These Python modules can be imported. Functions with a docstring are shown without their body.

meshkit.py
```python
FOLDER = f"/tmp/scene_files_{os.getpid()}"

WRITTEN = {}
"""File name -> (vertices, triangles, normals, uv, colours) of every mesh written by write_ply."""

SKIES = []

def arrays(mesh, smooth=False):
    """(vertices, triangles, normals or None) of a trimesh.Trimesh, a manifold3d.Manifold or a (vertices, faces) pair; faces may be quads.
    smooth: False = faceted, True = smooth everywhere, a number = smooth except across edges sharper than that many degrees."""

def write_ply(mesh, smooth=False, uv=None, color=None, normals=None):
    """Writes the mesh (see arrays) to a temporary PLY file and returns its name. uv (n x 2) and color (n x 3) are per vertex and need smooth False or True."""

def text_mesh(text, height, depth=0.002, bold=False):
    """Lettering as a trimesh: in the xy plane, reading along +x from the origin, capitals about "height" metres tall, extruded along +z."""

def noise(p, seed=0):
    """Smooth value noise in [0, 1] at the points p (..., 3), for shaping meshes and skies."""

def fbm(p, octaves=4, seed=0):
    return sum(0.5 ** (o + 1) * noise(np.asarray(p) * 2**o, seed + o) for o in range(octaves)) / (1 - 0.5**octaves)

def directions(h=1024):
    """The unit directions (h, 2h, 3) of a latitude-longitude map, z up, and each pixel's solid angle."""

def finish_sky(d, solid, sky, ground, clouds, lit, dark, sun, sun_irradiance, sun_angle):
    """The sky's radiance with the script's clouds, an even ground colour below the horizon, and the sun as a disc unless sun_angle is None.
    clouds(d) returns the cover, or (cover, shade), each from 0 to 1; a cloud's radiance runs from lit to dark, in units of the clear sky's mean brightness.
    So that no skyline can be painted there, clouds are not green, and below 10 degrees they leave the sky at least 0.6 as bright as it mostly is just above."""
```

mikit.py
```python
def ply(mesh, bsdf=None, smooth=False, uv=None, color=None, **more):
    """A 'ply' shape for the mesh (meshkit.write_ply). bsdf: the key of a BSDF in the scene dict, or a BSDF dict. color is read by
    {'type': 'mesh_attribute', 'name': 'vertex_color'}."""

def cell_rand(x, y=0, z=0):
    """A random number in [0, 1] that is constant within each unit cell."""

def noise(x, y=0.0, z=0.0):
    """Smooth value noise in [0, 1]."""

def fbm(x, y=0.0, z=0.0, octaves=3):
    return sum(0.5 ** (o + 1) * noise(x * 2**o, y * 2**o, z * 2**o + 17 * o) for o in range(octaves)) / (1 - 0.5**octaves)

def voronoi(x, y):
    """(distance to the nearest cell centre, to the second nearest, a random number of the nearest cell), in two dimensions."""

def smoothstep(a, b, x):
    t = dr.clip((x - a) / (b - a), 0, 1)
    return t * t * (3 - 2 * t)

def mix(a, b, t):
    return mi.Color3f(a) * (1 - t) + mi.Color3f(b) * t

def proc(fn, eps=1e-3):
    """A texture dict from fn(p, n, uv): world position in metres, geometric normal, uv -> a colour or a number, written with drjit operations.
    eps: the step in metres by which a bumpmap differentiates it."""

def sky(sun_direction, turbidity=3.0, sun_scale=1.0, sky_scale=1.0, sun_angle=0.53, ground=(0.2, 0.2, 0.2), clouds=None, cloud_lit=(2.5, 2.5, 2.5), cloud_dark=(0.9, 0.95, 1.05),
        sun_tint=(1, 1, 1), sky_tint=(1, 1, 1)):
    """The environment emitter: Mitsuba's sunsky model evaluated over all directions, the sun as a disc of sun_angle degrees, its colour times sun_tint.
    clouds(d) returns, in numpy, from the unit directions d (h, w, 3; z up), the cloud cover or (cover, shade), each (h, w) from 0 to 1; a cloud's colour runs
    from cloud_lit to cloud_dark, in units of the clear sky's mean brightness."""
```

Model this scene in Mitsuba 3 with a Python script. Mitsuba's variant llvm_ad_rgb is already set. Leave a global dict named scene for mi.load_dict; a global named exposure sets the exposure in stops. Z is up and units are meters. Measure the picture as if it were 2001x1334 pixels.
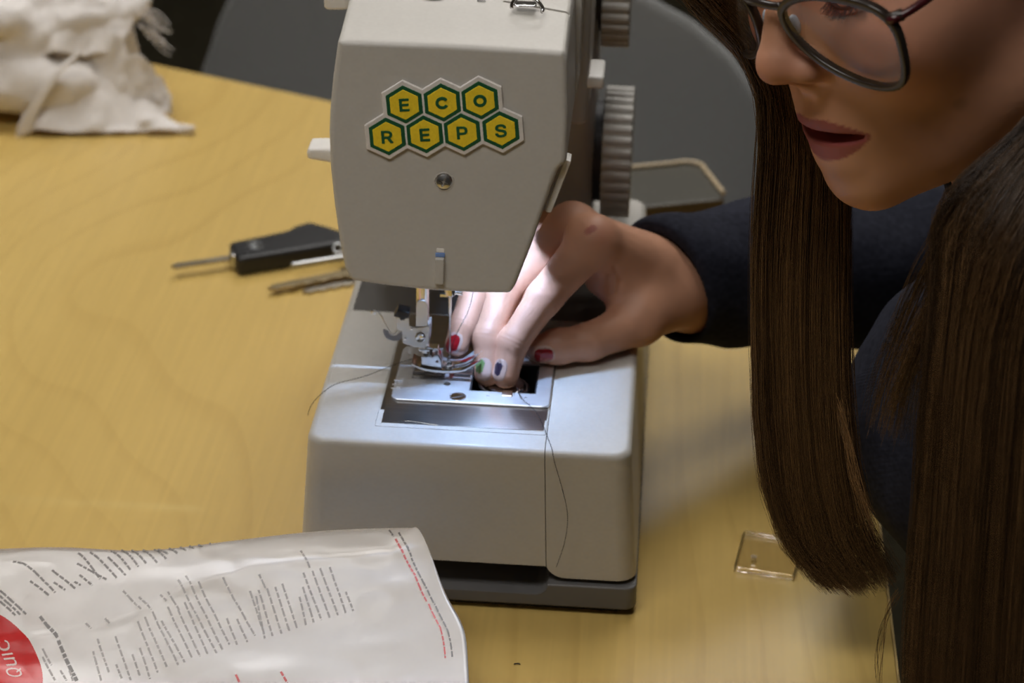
import math, random
import numpy as np, trimesh, manifold3d as m3, shapely
import drjit as dr
import mitsuba as mi
import mikit, meshkit
from shapely.geometry import Polygon, Point, LineString, box as sbox
from mikit import proc, noise, fbm, voronoi, cell_rand, smoothstep, mix

random.seed(7)
RNG = np.random.default_rng(7)
T = mi.ScalarTransform4f
scene, labels = {}, {}

# ------------------------------------------------------------------ camera, lamps, exposure
EYE = np.array([0.0879, -0.9977, 0.6843])
FWD = np.array([-0.0589, 0.8828, -0.4661]); FWD /= np.linalg.norm(FWD)
UP = np.array([-0.0517, 0.4636, 0.8845])
exposure = 0.0
scene['camera'] = {'type': 'thinlens', 'fov': math.degrees(2 * math.atan(1000.5 / 4490.0)), 'fov_axis': 'x', 'aperture_radius': 0.0042,
                   'focus_distance': 1.09, 'near_clip': 0.02, 'far_clip': 50.0,
                   'to_world': T().look_at(origin=EYE.tolist(), target=(EYE + FWD).tolist(), up=UP.tolist())}
CEILING_Z, FLOOR_Z = 2.0, -0.75
# recessed ceiling light panels: (x, y, half width x, half width y)
PANELS = [(-0.40, -0.80, 0.55, 0.3), (-0.85, 0.80, 0.3, 0.5), (0.30, 1.05, 0.3, 0.5), (0.10, 2.60, 0.6, 0.3)]
PANEL_RADIANCE = (8.2, 7.95, 7.65)
LED_RADIANCE = (2700.0, 4050.0, 6800.0)

# ------------------------------------------------------------------ helpers
def C3(r, g, b):
    return {'type': 'rgb', 'value': [r, g, b]}

def srgb(r, g, b):
    f = lambda c: (c / 255 / 12.92) if c / 255 <= 0.04045 else ((c / 255 + 0.055) / 1.055) ** 2.4
    return [f(r), f(g), f(b)]

def mat(key, color, rough=0.5, spec=0.5, metal=0.0, bump=None, bump_scale=1.0, **more):
    col = color if isinstance(color, dict) else {'type': 'rgb', 'value': list(color)}
    b = {'type': 'principled', 'base_color': col, 'roughness': rough, 'specular': spec, 'metallic': metal, **more}
    if bump is not None:
        b = {'type': 'bumpmap', 'arbitrary': bump, 'scale': bump_scale, 'bsdf': b}
    scene[key] = {'type': 'twosided', 'bsdf': b}
    return key

def add(key, mesh, bsdf, smooth=30, label=None, cat=None, group=None, kind=None, **kw):
    """One entry of the scene. A repeat of a key takes the next three-digit number."""
    base, n = key, 0
    while key in scene:
        n += 1
        key = f'{base}_{n:03d}'
    scene[key] = mikit.ply(mesh, bsdf, smooth=smooth, **kw)
    say(key, label, cat, group, kind)
    return key

def say(key, label=None, cat=None, group=None, kind=None):
    d = {k: v for k, v in dict(label=label, category=cat, group=group, kind=kind).items() if v}
    if d:
        labels[key] = {**labels.get(key, {}), **d}

def arc(cx, cy, r, a0, a1, n):
    t = np.radians(np.linspace(a0, a1, n))
    return np.c_[cx + r * np.cos(t), cy + r * np.sin(t)]

def circle(cx, cy, r, n=32):
    return arc(cx, cy, r, 0, 360 - 360 / n, n)

def rrect(x0, y0, x1, y1, r, n=5):
    if r <= 0:
        return np.array([[x0, y0], [x1, y0], [x1, y1], [x0, y1]], float)
    return np.vstack([arc(x1 - r, y0 + r, r, -90, 0, n), arc(x1 - r, y1 - r, r, 0, 90, n), arc(x0 + r, y1 - r, r, 90, 180, n), arc(x0 + r, y0 + r, r, 180, 270, n)])

def ccw(o):
    o = np.asarray(o, float)
    a = np.sum(o[:, 0] * np.roll(o[:, 1], -1) - np.roll(o[:, 0], -1) * o[:, 1])
    return o if a > 0 else o[::-1]

def round_poly(pts, r, step=None):
    """The polygon with its corners rounded, as an outline."""
    p = Polygon(pts).buffer(-r, quad_segs=5).buffer(2 * r, quad_segs=5).buffer(-r, quad_segs=5)
    o = np.array(p.exterior.coords)[:-1]
    if step:
        o = resample(np.vstack([o, o[:1]]), step)[:-1]
    return ccw(o)

def resample(p, step):
    p = np.asarray(p, float)
    d = np.r_[0, np.cumsum(np.linalg.norm(np.diff(p, axis=0), axis=1))]
    n = max(3, int(round(d[-1] / step)) + 1)
    t = np.linspace(0, d[-1], n)
    return np.stack([np.interp(t, d, p[:, k]) for k in range(p.shape[1])], 1)

def spline(p, n):
    """A smooth curve through the points p."""
    from scipy.interpolate import CubicSpline
    p = np.asarray(p, float)
    d = np.r_[0, np.cumsum(np.linalg.norm(np.diff(p, axis=0), axis=1) ** 0.7)]
    return CubicSpline(d, p)(np.linspace(0, d[-1], n))

def inset(o, r):
    e = np.roll(o, -1, 0) - o
    n = np.c_[-e[:, 1], e[:, 0]]
    n /= np.linalg.norm(n, axis=1, keepdims=True) + 1e-12
    m = n + np.roll(n, 1, 0)
    m /= np.maximum((m * n).sum(1, keepdims=True), 0.35)
    return o + r * m

def cap(o):
    import mapbox_earcut
    jit = np.random.default_rng(1).normal(0, 2e-7, o.shape)   # no three points in a line, so that none is dropped
    f = mapbox_earcut.triangulate_float64(np.ascontiguousarray(o + jit, np.float64), np.array([len(o)], np.uint32)).reshape(-1, 3).astype(int)
    a, b, c = o[f[:, 0]], o[f[:, 1]], o[f[:, 2]]
    s = (b[:, 0] - a[:, 0]) * (c[:, 1] - a[:, 1]) - (b[:, 1] - a[:, 1]) * (c[:, 0] - a[:, 0])
    f[s < 0] = f[s < 0][:, ::-1]
    return f

def slab(o, z0, z1, r=0.0, rb=0.0, n=4):
    """The outline o (x, y) raised from z0 to z1, its upper edge rounded by r and its lower edge by rb."""
    o = ccw(o)
    o = o[np.linalg.norm(o - np.roll(o, 1, 0), axis=1) > 1e-5]
    rings = []
    if rb > 0:
        for k in range(n):
            a = math.pi / 2 * k / n
            rings.append((rb * (1 - math.sin(a)), z0 + rb * (1 - math.cos(a))))
        rings.append((0, z0 + rb))
    else:
        rings.append((0, z0))
    if r > 0:
        for k in range(n + 1):
            a = math.pi / 2 * k / n
            rings.append((r * (1 - math.cos(a)), z1 - r + r * math.sin(a)))
    else:
        rings.append((0, z1))
    m = len(o)
    V = np.vstack([np.c_[inset(o, d) if d > 0 else o, np.full(m, z)] for d, z in rings])
    i = np.arange(m); j = (i + 1) % m
    F = [np.vstack([np.c_[i + k * m, j + k * m, j + k * m + m], np.c_[i + k * m, j + k * m + m, i + k * m + m]]) for k in range(len(rings) - 1)]
    fc = cap(o)
    F.append(fc[:, ::-1])
    F.append(fc + (len(rings) - 1) * m)
    return trimesh.Trimesh(V, np.vstack(F), process=False)

def to_front(m, y):
    """(u, v, w) -> x = u, z = v, and w grows towards the viewer's side (-y) from the plane y."""
    v = np.asarray(m.vertices)
    return trimesh.Trimesh(np.c_[v[:, 0], y - v[:, 2], v[:, 1]], m.faces, process=False)

def to_right(m, x):
    """(u, v, w) -> y = u, z = v, and w grows towards +x from the plane x."""
    v = np.asarray(m.vertices)
    return trimesh.Trimesh(np.c_[x + v[:, 2], v[:, 0], v[:, 1]], m.faces, process=False)

def join(*ms):
    ms = ms[0] if len(ms) == 1 and isinstance(ms[0], (list, tuple)) else ms
    return trimesh.util.concatenate([trimesh.Trimesh(np.asarray(m.vertices), np.asarray(m.faces), process=False) for m in ms])

def moved(m, t=(0, 0, 0), rot=None):
    v = np.asarray(m.vertices)
    if rot is not None:
        v = v @ np.asarray(rot).T
    return trimesh.Trimesh(v + np.asarray(t), m.faces, process=False)

def rotm(axis, deg):
    return trimesh.transformations.rotation_matrix(math.radians(deg), axis)[:3, :3]

def basis(z, up=(0, 0, 1)):
    z = np.asarray(z, float); z = z / np.linalg.norm(z)
    x = np.cross(up, z)
    if np.linalg.norm(x) < 1e-6:
        x = np.cross([0, 1, 0], z)
    x /= np.linalg.norm(x)
    return np.stack([x, np.cross(z, x), z], 1)

def box3(x0, x1, y0, y1, z0, z1, r=0.0):
    if r > 0:
        return slab(rrect(x0, y0, x1, y1, r), z0, z1, r * 0.8, r * 0.8, 3)
    return slab(rrect(x0, y0, x1, y1, 0), z0, z1)

def M(m):
    """trimesh -> manifold, for booleans."""
    out = m3.Manifold(m3.Mesh64(np.asarray(m.vertices, np.float64), np.asarray(m.faces, np.uint64)))
    if out.status() != m3.Error.NoError:
        raise ValueError(f'not a solid: {out.status()}')
    return out

def tm(man):
    a = man.to_mesh()
    return trimesh.Trimesh(np.asarray(a.vert_properties)[:, :3], np.asarray(a.tri_verts), process=False)

def tube(p, r, seg=8, closed=False, caps=True):
    """A round tube along the points p; r one radius or one for each point."""
    p = np.asarray(p, float)
    n = len(p)
    r = np.broadcast_to(np.asarray(r, float), n)
    t = (np.roll(p, -1, 0) - np.roll(p, 1, 0)) if closed else np.gradient(p, axis=0)
    t /= np.linalg.norm(t, axis=1, keepdims=True) + 1e-15
    x = np.cross(t[0], [0.13, 0.27, 0.95]); x /= np.linalg.norm(x)
    X = []
    for k in range(n):
        x = x - t[k] * (x @ t[k]); x = x / (np.linalg.norm(x) + 1e-15); X.append(x)
    X = np.array(X); Y = np.cross(t, X)
    a = np.arange(seg) * 2 * math.pi / seg
    V = (p[:, None] + r[:, None, None] * (np.cos(a)[None, :, None] * X[:, None] + np.sin(a)[None, :, None] * Y[:, None])).reshape(-1, 3)
    i = np.arange(seg); j = (i + 1) % seg
    F = []
    for k in range(n if closed else n - 1):
        q = ((k + 1) % n) * seg
        F += [np.c_[i + k * seg, j + k * seg, j + q], np.c_[i + k * seg, j + q, i + q]]
    F = np.vstack(F)
    if caps and not closed:
        V = np.vstack([V, p[:1], p[-1:]]); b = len(V) - 2
        F = np.vstack([F, np.c_[j, i, np.full(seg, b)], np.c_[i + (n - 1) * seg, j + (n - 1) * seg, np.full(seg, b + 1)]])
    return trimesh.Trimesh(V, F, process=False)

def rod(a, b, r, seg=16, bevel=0.0):
    a, b = np.asarray(a, float), np.asarray(b, float)
    h = np.linalg.norm(b - a)
    m = slab(circle(0, 0, r, seg), 0, h, bevel, bevel, 2)
    return moved(m, a, basis(b - a))

def lathe(prof, axis_p, axis_d, seg=40):
    """prof: (radius, height) rows from the bottom up, turned about the axis."""
    prof = np.asarray(prof, float)
    a = np.arange(seg) * 2 * math.pi / seg
    V = np.stack([prof[:, 0, None] * np.cos(a), prof[:, 0, None] * np.sin(a), np.broadcast_to(prof[:, 1, None], (len(prof), seg))], -1).reshape(-1, 3)
    i = np.arange(seg); j = (i + 1) % seg
    F = np.vstack([np.vstack([np.c_[i + k * seg, j + k * seg, j + k * seg + seg], np.c_[i + k * seg, j + k * seg + seg, i + k * seg + seg]]) for k in range(len(prof) - 1)])
    b = np.full(seg, len(V)); V = np.vstack([V, [[0, 0, prof[0, 1]], [0, 0, prof[-1, 1]]]])
    F = np.vstack([F, np.c_[j, i, b], np.c_[i + (len(prof) - 1) * seg, j + (len(prof) - 1) * seg, b + 1]])
    return moved(trimesh.Trimesh(V, F, process=False), axis_p, basis(axis_d))

def grid_faces(nu, nv, wrap_u=False):
    iu = np.arange(nu if wrap_u else nu - 1); iv = np.arange(nv - 1)
    a, b = np.meshgrid(iu, iv, indexing='ij'); a, b = a.ravel(), b.ravel(); a2 = (a + 1) % nu
    q = lambda x, y: x * nv + y
    return np.vstack([np.c_[q(a, b), q(a2, b), q(a2, b + 1)], np.c_[q(a, b), q(a2, b + 1), q(a, b + 1)]])

def sheet(P, thick):
    """A closed thin solid from a grid of points P (nu, nv, 3)."""
    nu, nv = P.shape[:2]
    du = np.gradient(P, axis=0); dv = np.gradient(P, axis=1)
    N = np.cross(du, dv); N /= np.linalg.norm(N, axis=-1, keepdims=True) + 1e-12
    A = (P + N * thick / 2).reshape(-1, 3); B = (P - N * thick / 2).reshape(-1, 3)
    F = grid_faces(nu, nv); k = nu * nv
    ring = np.r_[np.arange(nu) * nv, (nu - 1) * nv + np.arange(1, nv), (np.arange(nu - 2, -1, -1)) * nv + nv - 1, np.arange(nv - 2, 0, -1)]
    i, j = ring, np.roll(ring, -1)
    side = np.vstack([np.c_[i, i + k, j], np.c_[j, i + k, j + k]])
    return trimesh.Trimesh(np.vstack([A, B]), np.vstack([F, F[:, ::-1] + k, side]), process=False)

def surface_nets(val, lo, h):
    """Triangles of the zero level of the grid val (negative inside)."""
    ins = val < 0
    nx, ny, nz = val.shape
    c = sum(ins[a:nx - 1 + a, b:ny - 1 + b, d:nz - 1 + d].astype(np.int8) for a in (0, 1) for b in (0, 1) for d in (0, 1))
    act = (c > 0) & (c < 8)
    ids = -np.ones(act.shape, int); ids[act] = np.arange(act.sum())
    I = np.argwhere(act)
    num = np.zeros((len(I), 3)); den = np.zeros(len(I))
    corners = [(a, b, d) for a in (0, 1) for b in (0, 1) for d in (0, 1)]
    for p in corners:
        for ax in range(3):
            if p[ax] == 0:
                q = list(p); q[ax] = 1
                v0 = val[tuple((I + p).T)]; v1 = val[tuple((I + q).T)]
                cr = (v0 < 0) != (v1 < 0)
                t = np.where(cr, v0 / np.where(cr, v0 - v1, 1), 0)
                pt = np.array(p, float)[None] + np.eye(3)[ax][None] * t[:, None]
                num[cr] += pt[cr]; den[cr] += 1
    V = (I + num / np.maximum(den, 1)[:, None]) * h + lo
    F = []
    for ax in range(3):
        o1, o2 = (ax + 1) % 3, (ax + 2) % 3
        sl0 = [slice(1, n - 1) for n in val.shape]; sl0[ax] = slice(0, val.shape[ax] - 1)
        sl1 = list(sl0); sl1[ax] = slice(1, val.shape[ax])
        a, b = ins[tuple(sl0)], ins[tuple(sl1)]
        E = np.argwhere(a != b); off = np.ones(3, int); off[ax] = 0
        flip = ~a[tuple(E.T)]
        E = E + off
        e1, e2 = np.eye(3, dtype=int)[o1], np.eye(3, dtype=int)[o2]
        q = [ids[tuple((E - d).T)] for d in (e1 + e2, e2, 0 * e1, e1)]
        q = np.stack(q, 1)
        q[flip] = q[flip][:, ::-1]
        F += [q[:, [0, 1, 2]], q[:, [0, 2, 3]]]
    return V, np.vstack(F)

def mesh_sdf(fn, lo, hi, h, polish=2, block=8):
    """The zero level of fn(points) -> distance, on a grid of step h (refined only near the surface); vertices are pulled onto the surface."""
    lo = np.asarray(lo, float); hi = np.asarray(hi, float)
    nb = np.ceil((hi - lo) / (h * block)).astype(int)
    bc = np.stack(np.meshgrid(*[lo[k] + h * block * (np.arange(nb[k]) + 0.5) for k in range(3)], indexing='ij'), -1).reshape(-1, 3)
    d = fn(bc)
    val = np.repeat(np.repeat(np.repeat(d.reshape(nb), block, 0), block, 1), block, 2)
    near = np.argwhere((np.abs(d) < h * block * 1.25).reshape(nb))
    off = np.stack(np.meshgrid(*[np.arange(block)] * 3, indexing='ij'), -1).reshape(-1, 3)
    for s in range(0, len(near), 1500):
        idx = (near[s:s + 1500, None] * block + off[None]).reshape(-1, 3)
        val[tuple(idx.T)] = fn(lo + h * idx)
    V, F = surface_nets(val, lo, h)
    for _ in range(polish):
        e = h * 0.3
        d = fn(V)
        G = np.stack([fn(V + e * np.eye(3)[k]) - fn(V - e * np.eye(3)[k]) for k in range(3)], 1) / (2 * e)
        V = V - np.clip(d / np.maximum((G ** 2).sum(1), 0.15), -h, h)[:, None] * G
    return trimesh.Trimesh(V, F, process=False)

def smin(a, b, k):
    h = np.clip(0.5 + 0.5 * (b - a) / k, 0, 1)
    return b * (1 - h) + a * h - k * h * (1 - h)

def smax(a, b, k):
    return -smin(-a, -b, k)

def cone_sdf(p, a, b, ra, rb):
    """Distance to a limb from a to b with radii ra and rb."""
    a, b = np.asarray(a, float), np.asarray(b, float)
    ba = b - a
    t = np.clip((p - a) @ ba / (ba @ ba), 0, 1)
    return np.linalg.norm(p - a - t[:, None] * ba, axis=1) - (ra + (rb - ra) * t)

def ell_sdf(p, c, r, R=None):
    q = p - np.asarray(c)
    if R is not None:
        q = q @ np.asarray(R)
    r = np.asarray(r, float)
    k0 = np.linalg.norm(q / r, axis=1); k1 = np.linalg.norm(q / r ** 2, axis=1)
    return np.where(k1 < 1e-9, -r.min(), k0 * (k0 - 1) / np.maximum(k1, 1e-9))
# ------------------------------------------------------------------ materials of the room, the table, the machine
def wood_fn(p, n, uv):
    x, y = p.x, p.y
    w = fbm(x * 5 + 3, y * 1.6, 0.0, 3)
    w2 = fbm(x * 14, y * 5 + 9, 1.7, 2)
    knot = dr.exp(-(dr.square((x + 0.30) * 5.5) + dr.square((y - 0.33) * 3.6)))
    v = x * 30 + y * 2.5 + w * 4.2 + w2 * 0.9 + knot * 5.0
    s = v - dr.floor(v)
    line = smoothstep(0.72, 0.95, s) * (1 - smoothstep(0.95, 1.0, s))
    fine = fbm(x * 420, y * 14, 0.0, 2)
    big = fbm(x * 9, y * 3, 4.0, 2)
    base = mix((0.500, 0.338, 0.098), (0.555, 0.388, 0.124), big)
    c = mix(base, (0.36, 0.215, 0.05), line * (0.06 + 0.22 * fbm(x * 8, y * 4, 9.0, 2)))
    return c * (0.955 + 0.09 * fine)
mat('mat_wood', proc(wood_fn), rough=0.34, spec=0.42)
mat('mat_wood_edge', (0.50, 0.36, 0.15), rough=0.45)
mat('mat_wall', proc(lambda p, n, uv: mix((0.27, 0.25, 0.22), (0.30, 0.28, 0.25), fbm(p.x * 6, p.y * 6, p.z * 6, 2))), rough=0.9, spec=0.2)
mat('mat_ceiling', proc(lambda p, n, uv: mix((0.60, 0.58, 0.54), (0.66, 0.64, 0.60), noise(p.x * 90, p.y * 90))), rough=0.95, spec=0.1)
mat('mat_carpet', proc(lambda p, n, uv: mix((0.010, 0.009, 0.006), (0.030, 0.026, 0.016), fbm(p.x * 160, p.y * 160, 0.0, 2))), rough=1.0, spec=0.0)
def shell_bump(p, n, uv):
    return fbm(p.x * 1500, p.y * 1500, p.z * 1500, 2)
def shell_fn(p, n, uv):
    return mix((0.470, 0.448, 0.408), (0.494, 0.473, 0.433), fbm(p.x * 700, p.y * 700, p.z * 700, 2))
mat('mat_shell', proc(shell_fn), rough=0.42, spec=0.45)
mat('mat_shell_white', (0.78, 0.76, 0.72), rough=0.35)
mat('mat_base', (0.115, 0.112, 0.110), rough=0.45)
mat('mat_black', (0.012, 0.012, 0.012), rough=0.4)
mat('mat_dark_cavity', (0.02, 0.02, 0.022), rough=0.5)
def brushed(p, n, uv):
    return mix((0.42, 0.40, 0.385), (0.50, 0.485, 0.47), fbm(p.x * 40, p.y * 2600, 0.0, 2))
mat('mat_panel', proc(brushed), rough=0.22, metal=1.0)
mat('mat_plate', proc(lambda p, n, uv: mix((0.66, 0.67, 0.69), (0.74, 0.75, 0.77), fbm(p.x * 60, p.y * 3000, 0.0, 2))), rough=0.38, metal=0.75)
mat('mat_chrome', (0.80, 0.80, 0.80), rough=0.10, metal=1.0)
mat('mat_steel', (0.62, 0.63, 0.64), rough=0.26, metal=1.0)
mat('mat_satin', (0.70, 0.71, 0.72), rough=0.36, metal=0.9)
mat('mat_inlay', (0.10, 0.092, 0.082), rough=0.24, metal=0.5)
mat('mat_print_white', (0.80, 0.80, 0.82), rough=0.6)
mat('mat_print_grey', (0.16, 0.15, 0.15), rough=0.6)
mat('mat_thread', (0.012, 0.011, 0.014), rough=0.7, spec=0.3)
mat('mat_lamp_off', (0.85, 0.85, 0.85), rough=0.4)
scene['mat_clear'] = {'type': 'dielectric', 'int_ior': 1.49, 'ext_ior': 1.0}
mat('mat_smoke', (0.30, 0.30, 0.33), rough=0.3)

# ------------------------------------------------------------------ the room
X0, X1, Y0, Y1 = -3.4, 3.4, -3.6, 4.2
add('floor', slab(rrect(X0 - .1, Y0 - .1, X1 + .1, Y1 + .1, 0), FLOOR_Z - 0.1, FLOOR_Z), 'mat_carpet', False, 'dark carpet floor', kind='structure')
add('ceiling', slab(rrect(X0 - .1, Y0 - .1, X1 + .1, Y1 + .1, 0), CEILING_Z, CEILING_Z + 0.1), 'mat_ceiling', False, 'pale ceiling', kind='structure')
for nm, b in dict(left=(X0 - .1, X0, Y0, Y1), right=(X1, X1 + .1, Y0, Y1), front=(X0, X1, Y0 - .1, Y0), back=(X0, X1, Y1, Y1 + .1)).items():
    add('wall_' + nm, box3(*b, FLOOR_Z, CEILING_Z), 'mat_wall', False, f'plain beige wall', kind='structure')
for i, (px, py, hx, hy) in enumerate(PANELS):
    nm = 'ceiling_light' + (f'_{i:03d}' if i else '')
    fr = M(box3(px - hx - .02, px + hx + .02, py - hy - .02, py + hy + .02, CEILING_Z - .02, CEILING_Z - .0005)) - M(box3(px - hx, px + hx, py - hy, py + hy, CEILING_Z - .03, CEILING_Z - .008))
    add(nm + '__frame', tm(fr), 'mat_ceiling', False)
    d = slab(rrect(px - hx, py - hy, px + hx, py + hy, 0), CEILING_Z - .010, CEILING_Z - .007)
    scene[nm + '__diffuser'] = mikit.ply(d, 'mat_lamp_off', emitter={'type': 'area', 'radiance': {'type': 'rgb', 'value': list(PANEL_RADIANCE)}})
    say(nm, 'recessed ceiling light panel ' + ['in front of the table', 'above the left of the table', 'behind the sewing machine', 'beyond the grey chair'][i], 'ceiling light', 'ceiling light panels')

# ------------------------------------------------------------------ table
TOP = round_poly([(-0.95, 1.005), (-0.176, 0.6925), (0.08, 0.565), (0.222, 0.475), (0.222, 0.20), (0.222, -0.70), (-0.95, -0.70)], 0.06, 0.03)
add('table__top', slab(TOP, -0.028, 0.0, 0.0015, 0.0015, 2), 'mat_wood', 30)
add('table__edge_band', tm(M(slab(inset(TOP, -0.0012), -0.0265, -0.0015)) - M(slab(TOP, -0.03, 0.01))), 'mat_wood_edge', False)
for k, (x, y) in enumerate([(-0.8, 0.8), (0.15, 0.42), (0.15, -0.6), (-0.8, -0.6)]):
    add('table__leg', rod((x, y, FLOOR_Z), (x, y, -0.028), 0.022, 20), 'mat_steel', 30)
say('table', 'blond maple-veneer table under the sewing machine', 'table')
# ------------------------------------------------------------------ sewing machine (free end towards the viewer, operator's side +x)
H, LEN = 0.0957, 0.318
TILT = 0.22
def lean(m, ya=0.0, yb=0.11):
    """The face of the head leans back a little; the effect fades out behind it."""
    v = np.asarray(m.vertices).copy()
    w = np.clip((yb - v[:, 1]) / (yb - 0.056), 0, 1) * TILT * (v[:, 2] - 0.225)
    v[:, 1] += w; v[:, 2] -= 0.5 * w
    return trimesh.Trimesh(v, m.faces, process=False)
SM = 'sewing_machine'
def flare(m):
    v = np.asarray(m.vertices).copy()
    t = np.clip((H - v[:, 2]) / H, 0, 1)
    v[:, 0] *= 1 + t * 0.0072 / 0.0825
    v[:, 1] -= 0.0 * t * np.clip(1 - v[:, 1] / 0.1, 0, 1)
    return trimesh.Trimesh(v, m.faces, process=False)
def prism_xz(pts, y0, y1):
    return to_front(slab(np.asarray(pts, float), 0, y1 - y0), y1)
def cube(x0, x1, y0, y1, z0, z1):
    return M(box3(x0, x1, y0, y1, z0, z1))
body = M(slab(rrect(-0.0825, 0, 0.0825, LEN, 0.010, 8), 0.0205, H, 0.0038, 0.0, 6))
cavity = cube(-0.0045, 0.0308, 0.0565, 0.0885, H - 0.019, H + 0.01)
body = body - cavity
ring = M(slab(rrect(-0.0496, 0.0165, 0.0386, 0.15, 0.001, 3), H - 0.0006, H + 0.01)) - M(slab(rrect(-0.0492, 0.0169, 0.0382, 0.15, 0.001, 3), H - 0.002, H + 0.02))
body = body - ring
ext_space = cube(-0.2, 0.0388, -0.1, 0.1448, 0.0272, 0.2)
cut_space = cube(-0.2, 0.0392, -0.1, 0.1452, 0.0, 0.2)
ext = body ^ ext_space
right_form = M(prism_xz(np.vstack([[[0.2, 0.0205], [0.2, 0.2], [-0.2, 0.2], [-0.2, 0.03]], arc(0.0482, 0.0300, 0.0095, 180, 270, 7)]), -0.1, 0.15)) + cube(-0.2, 0.2, 0.149, 0.4, 0, 0.2)
bed = (body - cut_space) ^ right_form
add(SM + '__bed', flare(tm(bed)), 'mat_shell', 25)
add(SM + '__extension_table', flare(tm(ext)), 'mat_shell', 25)
lip = np.vstack([[[-0.0885, 0.004], [0.0888, 0.004], [0.0888, 0.0178]], arc(0.0360, 0.0178, 0.0068, 0, -90, 8), [[-0.0885, 0.0110]]])
bs = M(slab(rrect(-0.0885, -0.0025, 0.0888, LEN + .003, 0.006, 6), 0.004, 0.0178, 0.0012, 0.0016, 3)) ^ M(prism_xz(lip, -0.1, 0.09)) 
bs = bs + (M(slab(rrect(-0.0885, -0.0025, 0.0888, LEN + .003, 0.006, 6), 0.004, 0.0178, 0.0012, 0.0016, 3)) ^ cube(-0.2, 0.2, 0.0899, 0.5, 0, 0.1))
add(SM + '__base', tm(bs), 'mat_base', 25, 'dark grey moulded base with a recess')
fl = M(slab(rrect(-0.084, 0.003, 0.084, LEN - .003, 0.005, 5), 0.0, 0.0045))
add(SM + '__foot_pad', tm(fl), 'mat_black', 25)
add(SM + '__inner_frame', tm(M(box3(-0.080, 0.080, 0.014, LEN - 0.01, 0.017, 0.0300)) - M(box3(-0.2, 0.036, 0.0, 0.085, 0.0, 0.1))), 'mat_black', False)

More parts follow.
